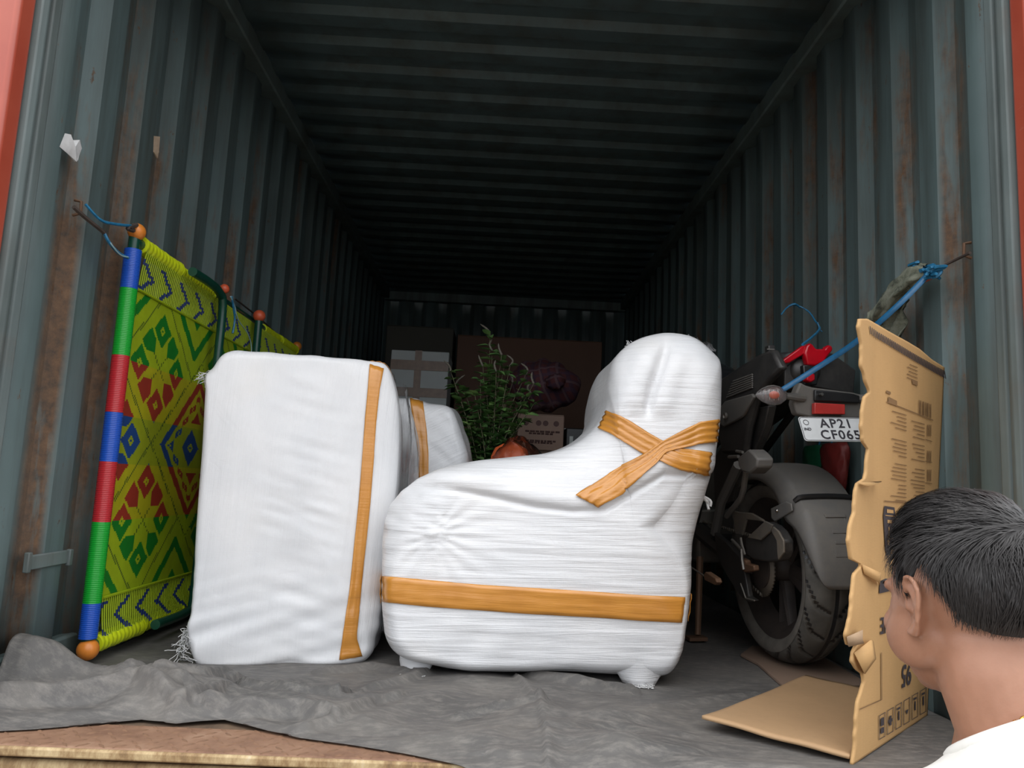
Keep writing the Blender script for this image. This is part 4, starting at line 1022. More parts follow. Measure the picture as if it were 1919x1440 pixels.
def make_wheel(name, cy, R, hw, tread, par=bike):
    C = TR(0, cy, R) @ RY(R_(90))
    mb = MB(); rim = R - 0.088
    mb.lathe([(rim - 0.012, -hw * .55), (rim + 0.012, -hw * .72), (rim + 0.016, -hw * .62), (rim - 0.012, -hw * .45), (rim - 0.03, 0), (rim - 0.012, hw * .45), (rim + 0.016, hw * .62), (rim + 0.012, hw * .72), (rim - 0.012, hw * .55), (rim - 0.045, 0)], 48, C, closed=True)
    for k in range(5):
        for da in (-0.16, 0.16):
            a = 2 * math.pi * k / 5 + da; b = 2 * math.pi * k / 5 + da * 0.4
            mb.tube([C @ Vector((0.03 * math.cos(b), 0.03 * math.sin(b), 0)), C @ Vector(((rim - .02) * math.cos(a), (rim - .02) * math.sin(a), 0))], [0.016, 0.011], 8, flat=1.6)
    mb.lathe([(0.0, -0.06), (0.022, -0.06), (0.045, -0.035), (0.05, 0), (0.045, 0.035), (0.022, 0.06), (0.0, 0.06)], 20, C)
    w = mb.build(name, 'rim_dark', par)
    prof = []
    for k in range(33):
        t = lerp(-1, 1, k / 32); a = t * 2.15
        prof.append((R - 0.048 + 0.048 * math.cos(a) if abs(a) < 1.57 else R - 0.048 + 0.052 * math.cos(a) * 0.9, hw * math.sin(a) if abs(a) < 1.57 else hw * (1 if a > 0 else -1) * (1 - 0.35 * (abs(a) - 1.57) / 0.58), a))
    NTH = 360; mb = MB(); rows = []
    for k in range(NTH):
        th = 2 * math.pi * k / NTH; row = []
        for (r, x, a) in prof:
            d = 0.0
            if tread and abs(a) < 1.5:
                s = a / 1.5; ph = (th * 20 / 6.2832 + 0.9 * abs(s) + (0.5 if s > 0 else 0) + 0.25 * math.sin(s * 4)); ph -= math.floor(ph)
                if ph < 0.17 and 0.12 < abs(s) < 0.95: d = 0.008
                if abs(s) < 0.05: d = 0.004
            rr = r - d; row.append((x, cy + rr * math.cos(th), R + rr * math.sin(th)))
        rows.append(row)
    mb.grid([[r[k] for r in rows] for k in range(len(prof))], close=True)
    gd = lambda i, k: math.hypot(rows[k % NTH][i][1] - cy, rows[k % NTH][i][2] - R) < prof[i][0] - 0.003
    mb.mi = [1 if tread and gd(q // NTH, q % NTH) and gd(q // NTH, q % NTH + 1) else 0 for q in range(len(mb.f))]
    o = mb.build('tyre', ['rubber', 'tail_black'], w, sharp=0)
    for sg in (-1, 1):
        mb = MB(); mb.lathe([(R - 0.05, hw * 1.002), (R - 0.045, hw * 1.005), (R - 0.04, hw * 1.0)], 64, C if sg > 0 else C @ RX(math.pi), caps=False); mb.build('sidewall_rib', 'rubber_side', w)
    return w
rw = make_wheel('rear_wheel', 0.0, 0.31, 0.078, True)
for sg in (-1,):   # lighter, dusty sidewall band
    mb = MB(); mb.lathe([(0.232, 0.060), (0.245, 0.0745), (0.262, 0.0795), (0.272, 0.0780)], 72, TR(0, 0, 0.31) @ RY(R_(-90)), caps=False); mb.build('sidewall', 'rubber_side', rw)
# sprocket with teeth, hub carrier, disc
mb = MB(); pr = []
for k in range(88):
    a = 2 * math.pi * k / 88; rr = 0.098 if k % 2 else 0.090; pr.append((rr * math.cos(a), rr * math.sin(a)))
mb.prism(pr, -0.003, 0.003, TR(-0.088, 0, 0.31) @ RY(R_(90))); mb.build('sprocket', 'steel_dusty', rw, sharp=0)
mb = MB(); mb.lathe([(0.0, 0), (0.07, 0), (0.07, 0.006), (0.03, 0.02), (0, 0.02)], 28, TR(-0.092, 0, 0.31) @ RY(R_(-90))); mb.build('hub_carrier', 'rim_dark', rw)
mb = MB(); mb.lathe([(0.06, -.002), (0.11, -.002), (0.11, .002), (0.06, .002)], 40, TR(0.088, 0, 0.31) @ RY(R_(90)), closed=True); mb.build('brake_disc', 'steel_dusty', rw)
fw = make_wheel('front_wheel', 1.36, 0.30, 0.055, False)
# mudguard hugging the tyre
def hug(phi, s):
    d = math.degrees(phi)
    hw = float(np.interp(d, [-4, -2.5, 0, 5, 12, 20, 40, 60, 90, 125], [.052, .066, .076, .086, .094, .099, .104, .104, .100, .094]))
    fl = float(np.interp(d, [-10, 0, 10, 25, 36, 46, 60, 90, 125], [.004, .010, .028, .05, .085, .085, .06, .05, .03]))
    Rh = float(np.interp(d, [-10, 0, 30, 60, 90, 125], [.375, .372, .365, .355, .347, .340]))
    a = abs(s)
    if a < 0.62: x = hw * 0.84 * s / 0.62; r = Rh - 0.006 * (s / 0.62) ** 2
    else:
        t = (a - 0.62) / 0.38; x = math.copysign(hw * (0.84 + 0.16 * min(1, t * 2.2)), s); r = Rh - 0.006 - fl * t
    return (x, -r * math.cos(phi), 0.31 + r * math.sin(phi))
mb = MB(); rows = [[hug(R_(lerp(-4, 125, i / 60)), lerp(-1, 1, j / 24)) for j in range(25)] for i in range(61)]
mb.grid(rows); mg = mb.build('rear_mudguard', 'plastic_grey', bike, solid=0.004, sharp=40)
mb = MB(); mb.tube([Vector(hug(R_(41), lerp(-.70, .70, k / 20))) * 1.0 + Vector((0, -.006, .004)) for k in range(21)], 0.0085, 8); mb.build('rubber_band', 'tail_black', mg)
mb = MB()   # pressed recess with two ribs
def hq(d, x, lift):
    return Vector(hug(R_(d), x / (0.099 * 0.84) * 0.62)) + Vector((0, -lift, lift * 0.4))
for (d0, d1, xa, xb, l) in ((11, 30, -.032, -.026, .004), (11, 30, .026, .032, .004), (29, 31, -.032, .032, .006), (10, 11.5, -.032, .032, .004), (16, 17.5, -.024, .024, .004), (21, 22.5, -.024, .024, .004)):
    q = [hq(d0, xa, l), hq(d0, xb, l), hq(d1, xb, l), hq(d1, xa, l), hq(d0, xa, -.002), hq(d0, xb, -.002), hq(d1, xb, -.002), hq(d1, xa, -.002)]
    mb.add(q, [(0, 1, 2, 3), (0, 4, 5, 1), (1, 5, 6, 2), (2, 6, 7, 3), (3, 7, 4, 0)])
mb.build('pressed_panel', 'plastic_grey', mg, bevel=0.001)
plate_x([(1444, 953), (1472, 940), (1482, 944), (1484, 958), (1452, 978), (1445, 972)], -0.112, 0.006, 'mudguard_bracket', 'plastic_grey', mg)
c = Bx(1456, 958, -0.115); mb = MB(); mb.lathe([(0, 0), (.006, 0), (.005, .004), (0, .005)], 10, TR(*c) @ RY(R_(-90))); mb.build('bolt', 'chrome', mg)
# swingarm and what hangs on it
mb = MB(); mb.tube([(-0.115, 0.02, 0.31), (-0.115, 0.2, 0.33), (-0.10, 0.52, 0.40)], [0.026, 0.03, 0.034], 8); mb.tube([(0.115, 0.02, 0.31), (0.115, 0.2, 0.33), (0.10, 0.52, 0.40)], [0.026, 0.03, 0.034], 8); mb.tube([(-0.115, 0.36, 0.365), (0.115, 0.36, 0.365)], 0.03, 8)
mb.tube([(-0.135, 0, 0.31), (0.135, 0, 0.31)], 0.011, 8)
sw = mb.build('swingarm', 'plastic_black', bike)
plate_x([(1396, 1010), (1432, 978), (1446, 984), (1458, 996), (1468, 1014), (1468, 1036), (1462, 1050), (1440, 1054), (1412, 1050), (1398, 1040)], -0.150, 0.035, 'chain_adjuster', 'plastic_black', sw, bevel=0.006)
plate_x([(1444, 984), (1458, 996), (1468, 1014), (1468, 1036), (1458, 1050), (1456, 1034), (1455, 1014), (1446, 998)], -0.156, 0.007, 'adjuster_rim', 'steel_dusty', sw, bevel=0.002)
plate_x([(1400, 1008), (1433, 977), (1447, 984), (1443, 996), (1425, 1013)], -0.160, 0.008, 'adjuster_bracket', 'steel_dusty', sw, bevel=0.002)
plate_x([(1368, 956), (1384, 960), (1408, 962), (1428, 974), (1432, 979), (1416, 976), (1398, 974), (1390, 1004), (1378, 1002), (1374, 976)], -0.140, 0.01, 'chain_guard', 'steel_dusty', sw)
plate_x([(1388, 1046), (1396, 1050), (1398, 1056), (1412, 1060), (1413, 1070), (1396, 1074), (1388, 1068)], -0.165, 0.02, 'axle_nut', 'rust_metal', sw)
mb = MB(); mb.tube([Bx(1372, 1012, -.168), Bx(1382, 1022, -.168), Bx(1390, 1030, -.168), Bx(1391, 1050, -.168), Bx(1394, 1068, -.168)], 0.005, 6); mb.tube([Bx(1388, 1008, -.168), Bx(1390, 1020, -.168), Bx(1396, 1040, -.168)], 0.004, 6); mb.build('cable', 'alloy', sw)
plate_x([(1338, 998), (1360, 1016), (1386, 1044), (1396, 1080), (1402, 1118), (1414, 1126), (1400, 1128), (1386, 1116), (1362, 1080), (1344, 1044)], -0.150, 0.02, 'chain_case', 'plastic_black', sw)
mb = MB(); mb.tube([Bx(1388, 1094, -.156), Bx(1398, 1122, -.156), Bx(1414, 1126, -.156)], 0.0028, 6); mb.build('case_edge', 'alloy', sw)
mb = MB()
for k in range(60):
    t = k / 59
    for zz in (0.31 + .093, 0.31 - .093): 
        p = Vector((-0.088, lerp(0.0, 0.5, t), lerp(zz, 0.40 + (0.035 if zz > .31 else -.035), t))); mb.box(p, (0.014 if k % 2 else .008, 0.007, 0.011))
mb.build('chain', 'steel_dusty', sw, sharp=0, kind='stuff')
# pillion peg block, strut, gear lever, side stand
pg = plate_x([(1382, 858), (1402, 842), (1411, 850), (1419, 860), (1417, 876), (1404, 888), (1390, 884), (1383, 874)], -0.215, 0.055, 'pillion_peg', 'plastic_grey', bike, bevel=0.006)
mb = MB(); mb.tube([Bx(1366, 857, -.20), Bx(1384, 856, -.20)], 0.006, 6); mb.tube([Bx(1380, 846, -.2), Bx(1392, 848, -.2)], 0.005, 6); mb.build('peg_spring', 'alloy', pg)
mb = MB(); mb.tube([Bx(1398, 884, -.17), Bx(1394, 915, -.165), Bx(1388, 935, -.16), Bx(1362, 968, -.15)], 0.010, 8); mb.tube([Bx(1384, 872, -.15), Bx(1352, 940, -.14), Bx(1340, 1000, -.13)], 0.018, 8); mb.build('peg_hanger', 'plastic_grey', bike)
mb = MB(); mb.tube([Bx(1296, 1064, -.30), Bx(1320, 1080, -.30)], 0.003, 6); gl = mb.build('gear_lever', 'alloy', bike)
plate_x([(1318, 1078), (1322, 1072), (1340, 1084), (1343, 1092), (1338, 1097), (1320, 1088)], -0.31, 0.02, 'lever_pad', 'rust_metal', gl, bevel=0.003)
s0_ = Vector((-0.13, 0.45, 0.30)); s1_ = BI @ Vector(onZ(1308, 1196, 0.02))
mb = MB(); mb.tube([s0_, lerp(s0_, s1_, .6), s1_ + Vector((0, 0, .01))], [0.014, 0.012, 0.011], 8); mb.box(s1_ + Vector((-.01, -.01, 0.001)), (0.07, 0.05, 0.012)); mb.build('side_stand', 'rust_metal', bike)
# tail: seat, side panels, subframe
def loft(secs, name, mat, parent=bike, n=20, p=2.6, sharp=0):
    """secs: (y, z_mid, half width, half height)"""
    ks = spline([np.array(s_) for s_ in secs], len(secs) * 6); mb = MB(); rows = []
    for (y, z, w, h) in ks:
        row = []
        for i in range(n):
            a = 2 * math.pi * i / n; ca, sa = math.cos(a), math.sin(a)
            row.append((math.copysign(abs(ca) ** (2 / p), ca) * max(.002, w), y, z + math.copysign(abs(sa) ** (2 / p), sa) * max(.002, h)))
        rows.append(row)
    mb.grid(rows, close=True); L = len(mb.v); mb.f += [tuple(range(n)), tuple(range(L - n, L))]; mb.mi += [0, 0]
    return mb.build(name, mat, parent, sharp=sharp)
loft([(-.20, .955, .045, .035), (-.10, .95, .09, .05), (.05, .91, .115, .065), (.2, .87, .12, .07), (.38, .83, .12, .07)], 'tail_fairing', 'plastic_black')
loft([(-.17, 1.0, .05, .02), (-.08, 1.0, .10, .028), (.08, .985, .115, .035), (.15, .955, .115, .04)], 'pillion_seat', 'seat_vinyl')
loft([(.13, .90, .12, .04), (.28, .875, .135, .045), (.42, .87, .12, .045), (.52, .89, .09, .045)], 'rider_seat', 'seat_vinyl')
loft([(.46, .88, .10, .07), (.56, .96, .15, .11), (.72, 1.0, .16, .13), (.88, .98, .15, .12), (.98, .93, .10, .08)], 'fuel_tank', 'tank_black')
sp = plate_x([(1340, 716), (1380, 690), (1420, 664), (1445, 655), (1462, 690), (1440, 712), (1415, 745), (1400, 800), (1392, 850), (1352, 850), (1342, 800)], -0.150, 0.03, 'side_panel', 'plastic_black', bike, bevel=0.01)
for k in range(7):
    mb = MB(); mb.tube([Bx(1362 + k * 2, 745 - k * 5, -.154), Bx(1410, 726 - k * 4, -.154)], 0.0032, 6); mb.build('vent_rib', 'plastic_grey', sp)
plate_x([(1344, 770), (1358, 752), (1408, 738), (1412, 744), (1392, 780), (1376, 790), (1356, 800), (1346, 795)], -0.160, 0.012, 'cover', 'plastic_grey', sp)
c = Bx(1361, 780, -.165); mb = MB(); mb.lathe([(.004, 0), (.012, 0), (.013, .005), (.010, .008), (.008, .003), (.004, .003)], 20, TR(*c) @ RY(R_(-90))); mb.build('bolt', 'alloy', sp)
mb = MB(); c = By(1444, 675, -.05); mb.box(c, (0.026, 0.03, 0.10)); mb.build('grab_rail', 'plastic_black', bike, bevel=.004)
mb = MB(); c = By(1444, 655, -.066); mb.box(c, (0.026, 0.004, 0.004)); mb.build('rail_edge', 'alloy', bike)
plate_x([(1398, 770), (1440, 760), (1432, 800), (1412, 850), (1384, 880), (1372, 940), (1340, 960), (1336, 860)], -0.11, 0.03, 'inner_fender', 'plastic_black', bike)
# tail lamp
tl = plate_y([(1512, 648), (1518, 642), (1524, 646), (1530, 654), (1546, 654), (1552, 646), (1560, 648), (1562, 656), (1552, 668), (1544, 680), (1528, 686), (1514, 684), (1508, 662)], -.225, .03, 'tail_lamp', 'lamp_red', bike, bevel=.006, label='glossy red tail lamp')
plate_y([(1466, 676), (1504, 648), (1514, 648), (1514, 660), (1480, 680), (1468, 682)], -.215, .02, 'lamp_wing', 'lamp_red', tl)
plate_y([(1513, 702), (1520, 697), (1528, 702), (1528, 713), (1520, 717), (1512, 713)], -.245, .03, 'stop_lens', 'lamp_red', tl)
plate_y([(1505, 684), (1536, 684), (1532, 722), (1508, 722)], -.220, .03, 'lamp_stem', 'tail_black', tl)
plate_y([(1470, 690), (1506, 662), (1560, 662), (1604, 694), (1600, 740), (1540, 728), (1500, 722), (1470, 735)], -.185, .05, 'rear_cowl', 'plastic_black', bike)
# number-plate carrier, reflector, plate, indicators
cr = plate_y([(1500, 716), (1510, 722), (1524, 726), (1600, 736), (1626, 742), (1626, 786), (1524, 784), (1494, 776), (1488, 756), (1492, 736)], -.30, .04, 'plate_carrier', 'plastic_grey', bike, bevel=.006)
plate_y([(1527, 730), (1600, 738), (1612, 742), (1612, 756), (1527, 752)], -.315, .012, 'plate_lamp', 'tail_black', cr)
c = By(1541, 739, -.33); mb = MB(); mb.lathe([(0, 0), (.005, 0), (.005, .012), (0, .012)], 10, TR(*c) @ RX(R_(-90))); mb.build('bolt', 'chrome', cr)
plate_y([(1527, 755), (1584, 758), (1584, 777), (1527, 776)], -.325, .02, 'reflector', 'reflector_red', cr, bevel=.002, label='rectangular red reflector')
a, b = By(1493, 778, -.335), By(1510, 831, -.378)
PW = 0.205; up = (a - b); PH = up.length
plr = bpy.data.objects.new('number_plate', None); COL.objects.link(plr); plr.parent = bike
ux = Vector((1, 0, 0)); uz = (up - ux * up.dot(ux)).normalized(); uy = uz.cross(ux)
PH = 0.083
Mp = Matrix((( *ux, 0), (*uy, 0), (*uz, 0), (0, 0, 0, 1))).transposed()
Mp.translation = (a + b) / 2 + ux * PW / 2; plr.matrix_local = Mp; plr['label'] = 'white number plate reading AP21 CF065'
mb = MB(); rc = 0.009; pts = []
for sx, sz, a0 in ((1, 1, 0), (-1, 1, 90), (-1, -1, 180), (1, -1, 270)):
    for k in range(5): an = R_(a0 + 22.5 * k); pts.append((sx * (PW / 2 - rc) + rc * math.cos(an), sz * (PH / 2 - rc) + rc * math.sin(an)))
mb.prism(pts, -0.001, 0.001, RX(R_(90))); mb.build('plate_sheet', 'plate_white', plr)
mb = MB(); mb.tube([(x, -.0016, z) for x, z in [(p[0] * .975, p[1] * .945) for p in pts] + [(pts[0][0] * .975, pts[0][1] * .945)]], 0.0009, 4); mb.build('plate_border', 'plate_ink', plr)
def ptext(t, size, x, z, sp=1.0, name='characters', bold=0.0006):
    mb = text_mb(t, size, .0004, sp, bold); mb.v = [tuple(TR(x, -.0022, z) @ RX(R_(90)) @ Vector(v)) for v in mb.v]; return mb.build(name, 'plate_ink', plr, sharp=0)
ptext('AP21', 0.043, 0.012, 0.018, 1.15); ptext('CF065', 0.043, 0.016, -0.021, 1.15); ptext('IND', 0.013, -0.083, -0.002, 1.0, 'country_code', .0002)
mb = MB(); mb.lathe([(0.0075, 0), (.009, 0), (.009, .0004), (.0075, .0004)], 14, TR(-.082, -.0018, .022) @ RX(R_(90)), closed=True); mb.build('emblem', 'plate_ink', plr)
def indicator(sgn):
    c0 = By(1447, 741, -.325); x0 = c0.x
    if sgn > 0: c0.x = 2 * 0.0 - x0 + 0.02
    mb = MB(); prof = [(0.0, -.054), (.009, -.047), (.019, -.032), (.027, -.012), (.029, .006), (.025, .026), (.015, .041), (0.0, .048)]
    M = TR(*c0) @ RY(R_(90 if sgn < 0 else -90)) @ Matrix.Diagonal((1.0, 0.8, 1, 1))
    base = MB(); base.lathe([(r * 1.08, h) for r, h in prof], 24, M); base.v = [(v[0], max(v[1], c0.y + 0.000), v[2]) for v in base.v]
    o = base.build('indicator', 'plastic_grey', bike, sharp=50)
    mb.lathe(prof, 24, M); mb.v = [(v[0], min(v[1], c0.y + 0.0005) - .002, v[2]) for v in mb.v]; mb.build('lens', 'clear_lens', o, sharp=50)
    bb = MB(); bb.ball(c0 + Vector((0.004, -.006, 0)), (.017, .006, .012), 12, 8); bb.build('bulb', 'amber_bulb', o)
    fl = MB()
    for k in range(4): fl.box(c0 + Vector((-.025 + .014 * k, -.004, 0)), (.003, .004, .034))
    fl.build('lens_rib', 'chrome', o, kind='stuff')
    st = MB(); st.tube([c0 + Vector((-sgn * .045, .006, 0)), c0 + Vector((-sgn * .07, .012, -.002)), c0 + Vector((-sgn * .115, .03, -.004))], [.010, .012, .014], 10); st.build('stalk', 'plastic_grey', o)
indicator(-1); indicator(1)
# frame, engine, exhaust, forks, bars (towards the dark)
mb = MB()
for s_ in (-1, 1):
    mb.tube([(s_ * .09, .05, .86), (s_ * .11, .35, .72), (s_ * .12, .52, .42)], .014, 8); mb.tube([(s_ * .11, .35, .74), (s_ * .12, .7, .82), (s_ * .05, 1.02, .88)], .016, 8); mb.tube([(s_ * .12, .52, .42), (s_ * .12, .6, .25), (s_ * .1, .9, .28), (s_ * .04, 1.0, .8)], .014, 8)
mb.build('frame', 'plastic_black', bike)
mb = MB(); mb.box((0, .68, .38), (.24, .34, .22)); mb.box((0, .80, .56), (.17, .2, .22)); mb.lathe([(0, 0), (.09, 0), (.085, .03), (0, .035)], 24, TR(-.12, .62, .36) @ RY(R_(-90))); mb.build('engine', 'alloy', bike, bevel=.02)
mb = MB(); mb.tube(spline([(.06, .95, .5), (.1, .98, .35), (.12, .75, .22), (.14, .4, .24), (.155, .22, .30)], 30), .02, 10); mb.tube([(.16, .24, .30), (.165, -.02, .37)], [.04, .045], 14); mb.build('exhaust', 'steel_dusty', bike)
mb = MB()
for s_ in (-1, 1): mb.tube([(s_ * .085, 1.36, .30), (s_ * .085, 1.12, .98)], [.026, .02], 10)
mb.box((0, 1.12, .97), (.21, .06, .03)); mb.build('front_fork', 'plastic_black', bike)
hb = MB(); hb.tube(spline([(-.33, .98, 1.02), (-.2, 1.06, 1.06), (-.06, 1.11, 1.02), (.06, 1.11, 1.02), (.12, 1.08, 1.05), (.2, 1.02, 1.04)], 30), .011, 8); hbo = hb.build('handlebar', 'plastic_black', bike)
for p0, p1 in (((-.35, .97, 1.015), (-.22, 1.05, 1.055)), ((.13, 1.07, 1.05), (.21, 1.015, 1.035))):
    mb = MB(); mb.tube([p0, p1], .017, 10); mb.build('grip', 'rubber', hbo)
mb = MB(); mb.ball((0, 1.24, .90), (.10, .09, .10), 20, 14); mb.build('headlamp', 'tank_black', bike)
mb = MB(); mb.grid([[(.065 * s_, 1.36 - .325 * math.cos(R_(a_)), .30 + (.325 - .03 * s_ * s_) * math.sin(R_(a_))) for s_ in (-1, -.6, 0, .6, 1)] for a_ in range(20, 140, 10)]); mb.build('front_mudguard', 'plastic_black', bike, solid=.004)
mb = MB(); mb.tube([(-.13, .62, .30), (-.23, .62, .30)], .012, 8); mb.tube([(.13, .62, .30), (.2, .62, .30)], .012, 8); mb.build('rider_peg', 'rubber', bike)

# ---------------------------------------------------------------- straps and cloth tied to the right wall
st = thing('tie_strap', (1.1, 2.1, 0.9), 'flat blue strap pulled from the motorcycle tail up to the right wall', 'strap')
def w_(px, py, y): return onY(px, py, y)
mb = MB(); mb.tube(spline([w_(1466, 731, 2.275), w_(1540, 684, 2.22), w_(1605, 640, 2.12), w_(1680, 575, 2.0), onX(1742, 512, 1.15)], 30), 0.0085, 8, flat=0.35, up=(0, -1, 0.5)); under(st, mb.build('webbing', 'strap_blue'))
mb = MB()
random.seed(5)
for k in range(9):
    c = onX(1742 + random.uniform(-22, 14), 506 + random.uniform(-6, 8), 1.15)
    P = [c + np.random.uniform(-1, 1, 3) * np.array([.02, .03, .014]) for _ in range(5)]; mb.tube(spline(P, 18), 0.0045, 5)
under(st, mb.build('knot', 'twine_blue'))
mb = MB(); mb.ball(tuple(onX(1735, 520, 1.155)), (.016, .03, .012), 12, 8); under(st, mb.build('orange_cord', 'knob_red'))
mb = MB(); mb.tube(spline([onX(1752, 506, 1.16), onX(1785, 490, 1.18), onX(1818, 474, XR - .035)], 16), 0.004, 6); under(st, mb.build('rope', 'rope_dark'))
tw2 = thing('loose_twine', (1.05, 2.7, 1.0), 'loop of thin blue twine above the motorcycle tail', 'twine')
mb = MB(); mb.tube(spline([w_(1464, 590, 2.75), w_(1476, 576, 2.75), w_(1492, 572, 2.75), w_(1515, 584, 2.72), w_(1528, 602, 2.68), w_(1536, 616, 2.6), w_(1522, 632, 2.5), w_(1504, 646, 2.42)], 50), [0.0028 if i < 25 else 0.0045 for i in range(50)], 6); under(tw2, mb.build('strand', 'twine_blue'))
mb = MB(); mb.tube(spline([w_(1478, 574, 2.75), w_(1490, 570, 2.74), w_(1500, 577, 2.75)], 12), .004, 5); mb.tube(spline([w_(1532, 604, 2.6), w_(1537, 618, 2.6), w_(1541, 622, 2.6)], 12), .0025, 5); under(tw2, mb.build('strand', 'twine_blue'))
cl = thing('twisted_cloth', (1.12, 2.1, 1.0), 'faded grey-green cloth twisted up to the knot on the right wall', 'cloth')
mb = MB(); P = spline([onX(1622, 606, 1.10), onX(1640, 594, 1.12), onX(1668, 566, 1.13), onX(1695, 535, 1.135), onX(1718, 515, 1.14), onX(1736, 508, 1.15)], 44); rows = []
rad = lambda t: float(np.interp(t, [0, .12, .35, .7, .9, 1], [.010, .022, .036, .038, .03, .018]))
fr_u = Vector((0.3, -0.7, 0.65))
for i, p in enumerate(P):
    t = i / 43; T = Vector(P[min(43, i + 1)] - P[max(0, i - 1)]).normalized(); u = (fr_u - T * fr_u.dot(T)).normalized(); w = T.cross(u); row = []
    for k in range(26):
        a = 2 * math.pi * k / 26; r = rad(t) * (1 + 0.22 * math.sin(5 * a + 9 * t) + 0.10 * math.sin(11 * a - 7 * t)); row.append(Vector(p) + (u * math.cos(a) + w * math.sin(a) * 0.7) * r)
    rows.append(row)
mb.grid(rows, close=True); under(cl, mb.build('twist', 'faded_cloth', sharp=0))
mb = MB(); rows = []
for i in range(20):
    t = i / 19; a = lerp(onX(1628, 604, 1.13), onX(1700, 560, 1.16), t); b = lerp(onX(1640, 640, 1.14), onX(1690, 640, 1.17), t)
    rows.append([tuple(lerp(a, b, j / 8) + np.array([0.012 * math.sin(j * 1.2 + i * .8), 0, 0])) for j in range(9)])
mb.grid(rows); under(cl, mb.build('hanging_fold', 'faded_cloth', sharp=0, solid=.003))
# ---------------------------------------------------------------- the torn carton by the right post
Q00 = onZ(1592, 1433, 0.010); Q10 = np.array([1.165, 2.075, 0.010]); Q01 = onY(1606, 600, 1.70); Q11 = onX(1766, 688, 1.185)
def PB(u, v): return lerp(lerp(Q00, Q10, u), lerp(Q01, Q11, u), v)
def project(p):
    c = ROT @ (np.asarray(p) - CAM); return np.array([PCX + FPX * c[0] / -c[2], PCY - FPX * c[1] / -c[2]])
def inv(px, py):
    u, v = 0.4, 0.5; t = np.array([px, py], float)
    for _ in range(12):
        f = project(PB(u, v)) - t; e = 1e-4
        J = np.stack([(project(PB(u + e, v)) - t - f) / e, (project(PB(u, v + e)) - t - f) / e], 1)
        d = np.linalg.solve(J, f); u -= d[0]; v -= d[1]
    return u, v
edge = [inv(*p) for p in [(1592, 1433), (1597, 1400), (1600, 1330), (1604, 1310), (1614, 1278), (1611, 1262), (1601, 1254), (1591, 1240), (1593, 1222), (1600, 1206), (1582, 1207), (1575, 1188), (1583, 1150), (1586, 1110), (1590, 1074), (1604, 1062), (1606, 1056), (1584, 1046), (1578, 1010), (1581, 985), (1590, 960), (1593, 920), (1598, 906), (1612, 898), (1616, 885), (1617, 865), (1621, 842), (1609, 828), (1606, 800), (1608, 770), (1613, 746), (1624, 736), (1615, 716), (1612, 700), (1605, 690), (1606, 650), (1599, 616), (1603, 604)]]
EV = [e[1] for e in edge]; EU = [e[0] for e in edge]
top = [inv(*p) for p in [(1603, 604), (1620, 601), (1640, 609), (1660, 621), (1680, 632), (1700, 643), (1720, 655), (1742, 674), (1766, 689)]]
TU = [e[0] for e in top]; TV = [e[1] for e in top]
UC = 0.17
def bend(u, v):
    p = PB(u, v); k = max(0.0, UC - u)
    e = sstep(0.20, 0.34, v)
    return p + np.array([-0.02, -0.10, 0.0]) * k * e + np.array([-0.6, -0.75, 0]) * (0.004 * nz(u * 9, v * 9, 3) + 0.010 * max(0, -u) * math.sin(v * 60))
cb = thing('torn_carton', (0.95, 1.9, 0.006), 'opened brown carton with a torn edge standing by the right post', 'carton')
order = np.argsort(EV); ev = np.array(EV)[order]; eu = np.array(EU)[order]
NU, NV = 46, 190; mb = MB(); rows = []
for j in range(NV + 1):
    f = j / NV; row = []
    for i in range(NU + 1):
        g = i / NU; vt0 = float(np.interp(g, TU, TV)); v = f * vt0; ul = float(np.interp(v, ev, eu)) + 0.006 * nz(v * 60, 1, 2); u = lerp(ul, 1.0, g); row.append(tuple(bend(u, v)))
    rows.append(row)
mb.grid(rows); mb.v = [(x, y, max(z, 0.010)) for x, y, z in mb.v]
o = mb.build('printed_panel', 'kraft', sharp=0); md = o.modifiers.new('thickness', 'SOLIDIFY'); md.thickness = 0.006; md.offset = -1; under(cb, o)
NRM = np.cross(Q10 - Q00, Q01 - Q00); NRM /= np.linalg.norm(NRM)
if NRM @ (CAM - Q00) < 0: NRM = -NRM
def onb(px, py, l=0.0012): u, v = inv(px, py); return tuple(bend(u, v) + NRM * (0.0075 + l))
# which way the sheet thickens is settled by its normals: print rides just above the visible face
def pquads(qs, name, mat='print_brown', kind='stuff', **t):
    mb = MB()
    for q in qs:
        n = len(q); mb.add([onb(*p) for p in q], [tuple(range(n))])
    return under(cb, mb.build(name, mat, sharp=0, smooth=False, kind=kind))
def hline(x0, y0, x1, y1, t): return [(x0, y0), (x1, y1), (x1, y1 + t), (x0, y0 + t)]
hat = []
for k in range(46):
    t = k / 45; x = lerp(1620, 1762, t ** 0.9); ya = np.interp(x, [1618, 1640, 1700, 1742, 1764], [612, 624, 660, 684, 696]); hat.append([(x, ya), (x + 2.0, ya + 1), (x + 4.5, ya + 16), (x + 2.5, ya + 15)])
pquads(hat, 'hatched_band', 'print_ink')
random.seed(3); ln = []
def para(xr, y0, n, L, dy, sl, th=1.7):
    for k in range(n):
        l = L * random.uniform(0.45, 1.0); y = y0 + k * dy; ln.append([(xr - l, y - sl * l), (xr, y), (xr, y + th), (xr - l, y + th - sl * l)])
para(1713, 689, 5, 26, 6.6, 0.42); para(1713, 716, 2, 22, 4, .42, 4)
for k, (y1, y2) in enumerate(((778, 795), (828, 836), (872, 881), (910, 915))):
    para(1692, y1, 5, 30, 7.2, 0.30 - .06 * k); para(1726, y2, 5, 27, 7.2, 0.28 - .06 * k)
para(1674, 752, 2, 22, 5, 0.5, 5); para(1662, 735, 1, 9, 5, .4, 5)
pquads(ln, 'printed_line', 'print_brown')
